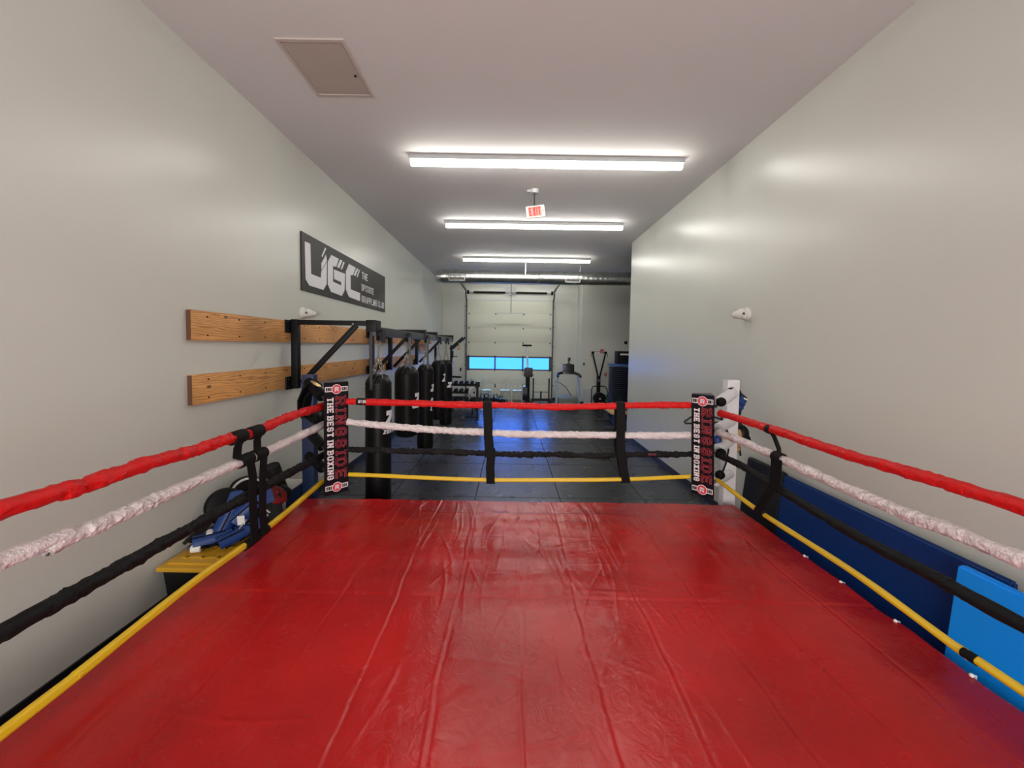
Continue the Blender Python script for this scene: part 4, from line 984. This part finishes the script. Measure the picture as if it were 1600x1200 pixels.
# round focus mitts behind
def mitt(c, r, nrm, label, ring=None, redpart=False):
    t = thing('focus_mitt', label, 'focus mitt', c, group='black focus mitts behind the blue guards')
    a = V(nrm).normalized(); c = V(c)
    MB().tube([c-a*.05, c-a*.045, c-a*.01, c+a*.025, c+a*.035], [r*.7, r*.93, r, r*.9, r*.55], 32).build('pad', 'leather', t)
    if ring: MB().torus(c+a*.022, r*.80, .014, axis=a, n=36).build('ring', 'tape', t)
    return t
mitt(onX(352, 790, -2.60), .16, (.75, -.6, .3), 'round black mitt leaning on left wall behind the pile')
mitt(onX(388, 772, -2.66), .19, (.7, -.55, .45), 'round black target mitt with white ring against the wall', ring=True)
t = thing('thai_pad', 'black punching shield with small white diamond mark', 'strike shield', onX(415, 800, -2.35))
c = onX(417, 803, -2.36); rz = Matrix.Rotation(math.radians(34), 3, 'Z') @ Matrix.Rotation(math.radians(-20), 3, 'X')
q = MB(); q.box(c, (.26, .10, .38), rz, bev=.045); q.build('shield', 'leather', t)
fn = rz @ V((0, -1, 0)); fu = rz @ V((1, 0, 0)); fv = rz @ V((0, 0, 1)); o = c+fn*.052
put2d(MB(), [[V((0, .035)), V((-.03, 0)), V((-.018, -.008)), V((0, .012)), V((.018, -.008)), V((.03, 0))], [V((-.012, -.018)), V((0, -.006)), V((.014, -.022)), V((0, -.036))]], o+fv*.01, fu, fv, .002).build('mark', 'tape', t, smooth=False)
M['goldprint'] = mat('gold_print', (.35, .25, .06), .5)
put2d(MB(), text_quads('PUN', .07, .018, .004), o-fv*.13-fu*.035, fu, fv, .002).build('lettering', 'goldprint', t, smooth=False)
t = thing('boxing_gloves', 'red and black training gloves on top of the black shield', 'boxing gloves', onX(422, 775, -2.32))
q = MB(); puff(q, onX(424, 772, -2.38), 1, (.15, .13, .075), 3, amp=.22, f=2.5, rot=Matrix.Rotation(.5, 3, 'Y')); puff(q, onX(408, 780, -2.36), 1, (.07, .08, .055), 8, amp=.2); q.build('glove_body', 'cloth_red', t)
q = MB(); puff(q, onX(437, 769, -2.38), 1, (.10, .14, .06), 5, amp=.2, rot=Matrix.Rotation(.4, 3, 'Y')); q.build('cuff', 'leather', t)
put2d(MB(), text_quads('RING', .09, .03, .007), onX(418, 775, -2.28), (.8, .55, .1), (0, -.3, .9), .003).build('lettering', 'pad_pink', t, smooth=False)
t = thing('foam_roller', 'black foam roller standing tilted above the gear pile', 'foam roller', onX(432, 760, -2.5))
a = onX(425, 729, -2.52); b_ = onX(440, 772, -2.50)
MB().cyl(a, b_, .075, .078, 28).build('roller_body', 'mesh_bag', t); d = (a-b_).normalized(); MB().torus(a, .068, .008, axis=d, n=28).build('rim', 'leather', t)
t = thing('foam_block', 'white foam box with navy side between tote and blue post', 'box', (-2.5, 3.98, 0))
MB().box((-2.56, 4.24, .30), (.38, .44, .60), bev=.012).build('box_body', 'white', t); MB().box((-2.364, 4.24, .30), (.012, .42, .58)).build('side_panel', 'blue', t)

# ---------------------------------------------------------------- far end, left
def P(x, y, z): return V((x, y, z))
t = thing('squat_stand', 'black squat stand with two angled forks left of garage door', 'squat rack', (-1.95, 12.6, 0))
q = MB(); 
for x, y in ((-1.93, 12.6), (-2.45, 12.6)): q.bar((x, y, 0), (x, y, 2.2), .07)
q.build('upright', 'black', t)
MB().bar((-2.5, 12.6, .04), (-1.85, 12.6, .04), .07).bar((-1.93, 12.1, .04), (-1.93, 13.1, .04), .07).bar((-2.45, 12.1, .04), (-2.45, 13.1, .04), .07).build('base', 'black', t)
for dx, dy in ((0, 0), (.10, -.12)):
    a = P(-1.98+dx, 12.6+dy, 2.08); MB().bar(a, a+V((.42, 0, .38)), .06).build('fork', 'black', t)
MB().tube([(-1.66, 12.45, 2.30), (-1.66, 12.45, 2.15), (-1.67, 12.45, 2.05)], [.01, .03, .055], 8).build('hanging_handle', 'tan', t)
MB().bar((-1.93, 12.55, 1.83), (-1.72, 12.5, 1.83), .03).box((-1.9, 12.55, 1.9), (.09, .1, .22)).build('bar_hook', 'black', t)
MB().cyl((-1.93, 12.5, 1.18), (-1.58, 12.4, 1.17), .03, n=12).build('dip_handle', 'black', t)
t = thing('dumbbell_rack', 'low black rack of dumbbells behind the squat stand', 'dumbbell rack', (-1.75, 13.4, 0))
for z in (.25, .55, .82): MB().box((-1.78, 13.4, z), (1.25, .35, .035), Matrix.Rotation(-.25, 3, 'X')).build('shelf', 'black', t)
for x in (-2.38, -1.18): MB().bar((x, 13.5, 0), (x, 13.5, .88), .06).bar((x, 13.15, .03), (x, 13.7, .03), .06).build('upright', 'black', t)
db0 = None; k = 0; dlab = ('top', 'middle', 'bottom')
dbn = ('first', 'second', 'third', 'fourth', 'fifth', 'sixth')
for zi, z in enumerate((.90, .63, .33)):
    for i in range(6):
        x = -2.26+.19*i
        lab = 'black hexagonal dumbbell lying on the far low rack'
        if db0 is None:
            db0 = thing('dumbbell', lab, 'dumbbell', (x, 13.36, z), 0, 'dumbbells on the low black rack')
            for s_ in (-1, 1): local(MB().cyl((0, s_*.09, 0), (0, s_*.17, 0), .065, n=6), 'weight_head', 'blackm', db0, False)
            local(MB().cyl((0, -.09, 0), (0, .09, 0), .016, n=10), 'handle', 'steel', db0)
        else: dup(db0, (x, 13.36, z), 0, lab)
        k += 1
t = thing('adjustable_bench', 'black upright weight bench frame standing left of the kettlebells', 'weight bench', (-.97, 11.5, 0))
MB().bar((-.97, 11.5, 0), (-.97, 11.5, .98), .07).build('post', 'black', t)
MB().box((-.96, 11.48, 1.04), (.13, .10, .15), bev=.015).build('head_pad', 'leather', t)
MB().bar((-1.36, 11.45, .05), (-.9, 11.45, .05), .05).bar((-.97, 11.3, .03), (-.97, 12.1, .03), .06).build('base', 'black', t)
MB().cyl((-1.38, 11.38, .05), (-1.38, 11.52, .05), .05).build('wheel', 'gray', t)
MB().box((-.97, 11.9, .52), (.26, .8, .07), bev=.02).box((-.97, 11.55, .60), (.30, .12, .10), bev=.02).build('seat_pad', 'leather', t)
t = thing('weight_plate', 'pale grey round weight plate standing beside the bench post', 'weight plate', (-1.22, 12.2, .72), group=None)
MB().cyl((-1.22, 12.25, .70), (-1.14, 12.2, .70), .17, n=28).build('disc', 'lgray', t); MB().cyl((-1.23, 12.25, .70), (-1.12, 12.19, .70), .03).build('hub', 'blackm', t)
MB().bar((-1.18, 12.22, 0), (-1.18, 12.22, .55), .05).build('stand', 'black', t)
# kettlebells
kb0 = None
for i, (px, sc_, lab) in enumerate(((753.5, 1, 'leftmost black kettlebell in the row by the garage door'), (760, 1.15, 'black kettlebell second from left in the row by the garage door'), (768, .9, 'black kettlebell third from left in the row by the garage door'), (774.5, 1.15, 'black kettlebell third from right in the row by the garage door'), (780, .85, 'black kettlebell second from right in the row by the garage door'), (785, .95, 'rightmost black kettlebell in the row by the garage door'))):
    p_ = onY(px, 628, 14.5); 
    if kb0 is None:
        kb0 = thing('kettlebell', lab, 'kettlebell', (p_.x, 14.68, 0), 0, 'black kettlebells on the floor by the garage door')
        local(MB().lathe((0, 0, 0), [(.08, 0), (.11, .03), (.135, .10), (.125, .17), (.08, .225), (.03, .24)], 20), 'ball', 'blackm', kb0)
        local(MB().tube([(-.06, 0, .21), (-.085, 0, .28), (-.06, 0, .335), (0, 0, .345), (.06, 0, .335), (.085, 0, .28), (.06, 0, .21)], .017, 8), 'handle', 'black', kb0)
        o = kb0
    else: o = dup(kb0, (p_.x, 14.68-.3*(i % 2), 0), .3*i, lab)
    o.scale = (sc_,)*3
# metal chairs
def make_chair(label):
    t = thing('metal_chair', label, 'chair', (0, 0, 0), 0, 'cream metal chairs along the garage door')
    local(MB().box((0, 0, .445), (.36, .36, .03), bev=.012), 'seat', 'chair', t)
    for sx in (-1, 1):
        for sy in (-1, 1):
            local(MB().bar((sx*.155, sy*.155, .44), (sx*.21, sy*.22, 0), .035, .018), 'leg', 'chair', t)
    for s_ in (-1, 1):   # curved braces under the seat
        local(MB().tube([(-.18, s_*.19, .22), (-.13, s_*.18, .33), (0, s_*.17, .38), (.13, s_*.18, .33), (.18, s_*.19, .22)], .010, 6), 'brace', 'chair', t)
    local(MB().tube([(-.165, .17, .44), (-.18, .20, .62), (-.17, .22, .78), (-.11, .235, .85), (0, .24, .865), (.11, .235, .85), (.17, .22, .78), (.18, .20, .62), (.165, .17, .44)], .012, 8), 'back_hoop', 'chair', t)
    local(MB().box((0, .205, .65), (.075, .01, .42), Matrix.Rotation(-.15, 3, 'X')), 'back_splat', 'chair', t)
    return t
M['chair'] = mat('cream_metal', (.47, .46, .38), .4)
c0_ = make_chair('cream metal chair at far left before the garage door')
c0_.location = (-1.43, 15.2, 0); c0_.rotation_euler = (0, 0, .5)
dup(c0_, (-.92, 15.15, 0), .45, 'cream metal chair second from left, behind the kettlebells')
dup(c0_, (-.18, 15.2, 0), -.15, 'cream metal chair just right of the door centre, turned slightly left')
dup(c0_, (.30, 15.2, 0), -.1, 'cream metal chair immediately left of the upright rower')
# upright rower
t = thing('rowing_machine', 'rowing machine stored on end before the garage window', 'rowing machine', (.68, 14.6, 0))
MB().bar((.70, 14.6, .55), (.645, 14.75, 2.22), .075, .06, bev=.01).build('rail', 'rower', t)
MB().bar((.46, 14.72, 2.235), (.82, 14.72, 2.235), .05, .07, bev=.01).build('foot', 'blackm', t)
MB().box((.70, 14.5, 1.22), (.32, .14, .36), bev=.05).build('seat_housing', 'cabtop' if False else 'plastic', t)
MB().cyl((.50, 14.5, 1.12), (.90, 14.5, 1.12), .018, n=8).build('footrest_axle', 'blackm', t)
MB().box((.68, 14.55, .62), (.16, .16, 1.15), bev=.03).build('body', 'blackm', t)
MB().cyl((.50, 14.55, .42), (.66, 14.55, .42), .27, n=32).build('flywheel_cage', 'plastic', t)
MB().cyl((.49, 14.55, .42), (.50, 14.55, .42), .10, n=24).build('fan_hub', 'lgray', t)
MB().bar((.36, 14.5, .04), (.82, 14.5, .04), .07).build('base_bar', 'blackm', t)
# sled
t = thing('push_sled', 'black push sled with two upright poles right of the rower', 'sled', (1.2, 14.6, 0))
for x in (.92, 1.53): MB().cyl((x, 14.9, .06), (x, 14.9, .97), .026, n=12).build('push_pole', 'blackm', t)
MB().bar((.88, 14.75, .05), (.88, 15.4, .05), .07).bar((1.58, 14.75, .05), (1.58, 15.4, .05), .07).build('runner', 'black', t)
MB().bar((.86, 14.9, .13), (1.6, 14.9, .13), .09).bar((.86, 15.2, .10), (1.6, 15.2, .10), .06).build('deck', 'black', t)
MB().cyl((.92, 14.9, .43), (1.53, 14.9, .43), .014, n=8).build('cross_rod', 'gray', t)
MB().cyl((1.22, 14.9, .13), (1.22, 14.9, .46), .03, n=12).build('plate_peg', 'blackm', t)
# treadmill
t = thing('treadmill', 'silver treadmill with dark console right of the garage door', 'treadmill', (2.1, 13.9, 0))
MB().box((2.10, 14.25, .20), (.66, 1.5, .12), Matrix.Rotation(.08, 3, 'X'), bev=.02).build('deck', 'belt', t)
MB().box((2.10, 13.75, .25), (.70, .35, .26), bev=.04).build('motor_hood', 'belt', t)
MB().box((2.10, 13.56, .20), (.34, .004, .03)).build('trim_label', 'lgray', t)
for s_ in (-1, 1):
    MB().bar((2.10+s_*.41, 13.85, 0), (2.10+s_*.37, 13.9, 1.16), .075, .12, bev=.015).build('upright', 'tread', t)
    MB().tube([(2.10+s_*.40, 13.55, 1.16), (2.10+s_*.39, 13.8, 1.21), (2.10+s_*.25, 13.9, 1.26), (2.10+s_*.1, 13.92, 1.26)], [.045, .055, .05, .05], 12).build('handrail', 'plastic', t)
MB().box((2.12, 13.9, 1.40), (.42, .12, .36), Matrix.Rotation(-.2, 3, 'X'), bev=.04).build('console', 'screen', t)
t = thing('tablet_screen', 'small black screen perched on top of the treadmill console', 'screen', (2.1, 13.9, 1.58))
MB().box((2.13, 13.9, 1.76), (.11, .05, .13), bev=.01).build('display', 'screen', t); MB().box((2.13, 13.93, 1.64), (.05, .05, .16)).box((2.13, 13.93, 1.59), (.14, .1, .04)).build('bracket', 'plastic', t)
MBc = thing('power_cord', 'thin black cord from wall outlet down behind the treadmill', 'cord', (1.95, 15.7, .5))
MB().tube([(1.93, 15.78, .75), (2.0, 15.6, .76), (2.25, 15.5, .6), (2.45, 15.4, .3), (2.5, 15.3, .03)], .012, 6).build('cable', 'blackm', MBc); MB().box((1.90, 15.79, .76), (.05, .02, .05)).build('plug', 'blackm', MBc)
# ski machine
t = thing('ski_machine', 'black V-shaped ski machine with round fan at its base', 'ski trainer', (3.3, 14.2, 0))
for s_, xt in ((-1, 3.05), (1, 3.52)):
    MB().bar((3.30+s_*.03, 14.2, 1.10), (xt, 14.2, 1.98), .05, .06).build('arm', 'black', t)
    MB().cyl((xt, 14.12, 2.01), (xt, 14.25, 2.01), .045, n=14).tube([(xt+s_*.02, 14.15, 2.0), (xt+s_*.07, 14.15, 1.93), (xt+s_*.06, 14.15, 1.86)], .010, 6).build('pulley_handle', 'blackm', t)
MB().cyl((3.05, 14.2, 2.04), (3.45, 14.2, 2.05), .006, n=6).build('cord', 'gray', t)
MB().box((3.30, 14.25, .66), (.13, .10, .95), bev=.02).build('column', 'black', t)
MB().box((3.30, 14.16, .98), (.11, .03, .11), bev=.01).build('monitor', 'gray', t)
MB().cyl((3.32, 14.02, .32), (3.32, 14.22, .32), .225, n=40).torus((3.32, 14.02, .32), .15, .012, axis=(0, 1, 0), n=36).torus((3.32, 14.015, .32), .20, .014, axis=(0, 1, 0), n=36).build('fan_housing', 'blackm', t)
MB().cyl((3.32, 14.0, .32), (3.32, 14.03, .32), .035, n=16).build('fan_hub', 'lgray', t)
MB().tube([(3.03, 14.1, .03), (3.02, 14.1, .65), (3.07, 14.1, .76), (3.18, 14.1, .78), (3.44, 14.1, .78), (3.55, 14.1, .74), (3.62, 14.1, .55), (3.72, 14.1, .03)], .018, 8).build('guard_hoop', 'blackm', t)
MB().box((3.32, 14.3, .03), (.65, .6, .05)).build('base', 'blackm', t)
tag(MB().box((3.08, 14.62, .31), (.48, .10, .60), bev=.02).build('grey_panel', 'lgray'), 'grey flat panel leaning on wall behind the ski machine', 'panel')
tag(MB().tube([(3.84, 14.5, 0), (3.84, 14.5, .01), (3.84, 14.5, .42), (3.84, 14.5, .43)], [.12, .14, .17, .17], 20).build('waste_bin', 'green'), 'green plastic bin between ski machine and dark blue stack', 'bin')
# stack / cabinet at the corner
t = thing('step_stack', 'tall stack of dark blue step platforms by the wall corner', 'stack of steps', (3.5, 11.9, 0))
for i in range(24):
    MB().box((3.48, 11.9, .06+.066*i), (.72, .45, .055), bev=.008).build('step', 'cab', t)
MB().box((3.45, 11.9, 1.67), (.74, .48, .07), bev=.015).build('blue_lid', 'cabtop', t)
t = thing('speaker_box', 'black box with white strip on top of the blue stack', 'box', (3.55, 11.9, 1.705))
MB().box((3.56, 11.9, 1.90), (.55, .36, .39), bev=.012).build('case', 'blackm', t); MB().box((3.58, 11.715, 2.0), (.44, .006, .05)).build('strip', 'white', t)
t = thing('green_coil', 'green zigzag resistance band hanging on the blue stack', 'band', (3.36, 11.62, .7))
MB().tube([(3.36+.05*(1 if k % 2 else -1), 11.645, .72-.045*k) for k in range(10)], .009, 6).build('band_loop', 'green', t)
# wooden bench
t = thing('wooden_bench', 'light wooden bench with grey T legs beside the wall corner', 'bench', (3.0, 10.9, 0))
MB().box((2.98, 10.95, .44), (.50, 1.5, .05), bev=.01).build('top', 'plank', t)
for y in (10.45, 11.5):
    MB().bar((2.9, y, .03), (2.9, y, .42), .06).build('leg', 'gray', t); MB().bar((2.62, y, .03), (3.2, y, .03), .07, .04).build('foot', 'gray', t)
tag(MB().box((3.10, 10.8, .15), (.28, .5, .26), bev=.05).build('gym_bag', 'cloth_blue'), 'blue bag on the floor beneath the wooden bench', 'bag')
# alarms and switches
t = thing('fire_alarm', 'red fire alarm on wall above the ski machine', 'fire alarm', (3.52, YK, 2.05)); MB().box((3.52, YK-.03, 2.06), (.12, .05, .14), bev=.01).build('case', 'alarm', t); MB().cyl((3.52, YK-.07, 2.04), (3.52, YK-.055, 2.04), .03, n=14).build('strobe', 'white', t)
t = thing('pull_station', 'small red pull station right of the ski machine', 'fire alarm', (3.69, YK, 1.17)); MB().box((3.69, YK-.02, 1.17), (.09, .04, .12), bev=.008).build('case', 'alarm', t); MB().box((3.69, YK-.045, 1.17), (.05, .012, .03)).build('handle', 'white', t)
tag(MB().box((2.85, YK-.01, 1.55), (.075, .02, .10), bev=.004).build('light_switch', 'gray'), 'grey light switch on pale wall between treadmill and ski machine', 'switch')
tag(MB().box((2.85, YK-.01, 1.73), (.10, .02, .025), bev=.004).build('thermostat', 'lgray'), 'small grey thermostat above the light switch', 'thermostat')
tag(MB().box((-2.03, YB-.02, 1.21), (.06, .04, .14), bev=.006).build('door_button', 'blackm'), 'black door control button on wall left of garage door', 'button')
tag(MB().ball((3.30, 11.0, 2.35), .05).build('wall_camera', 'blackm'), 'small black ball camera beside the wall corner', 'camera')
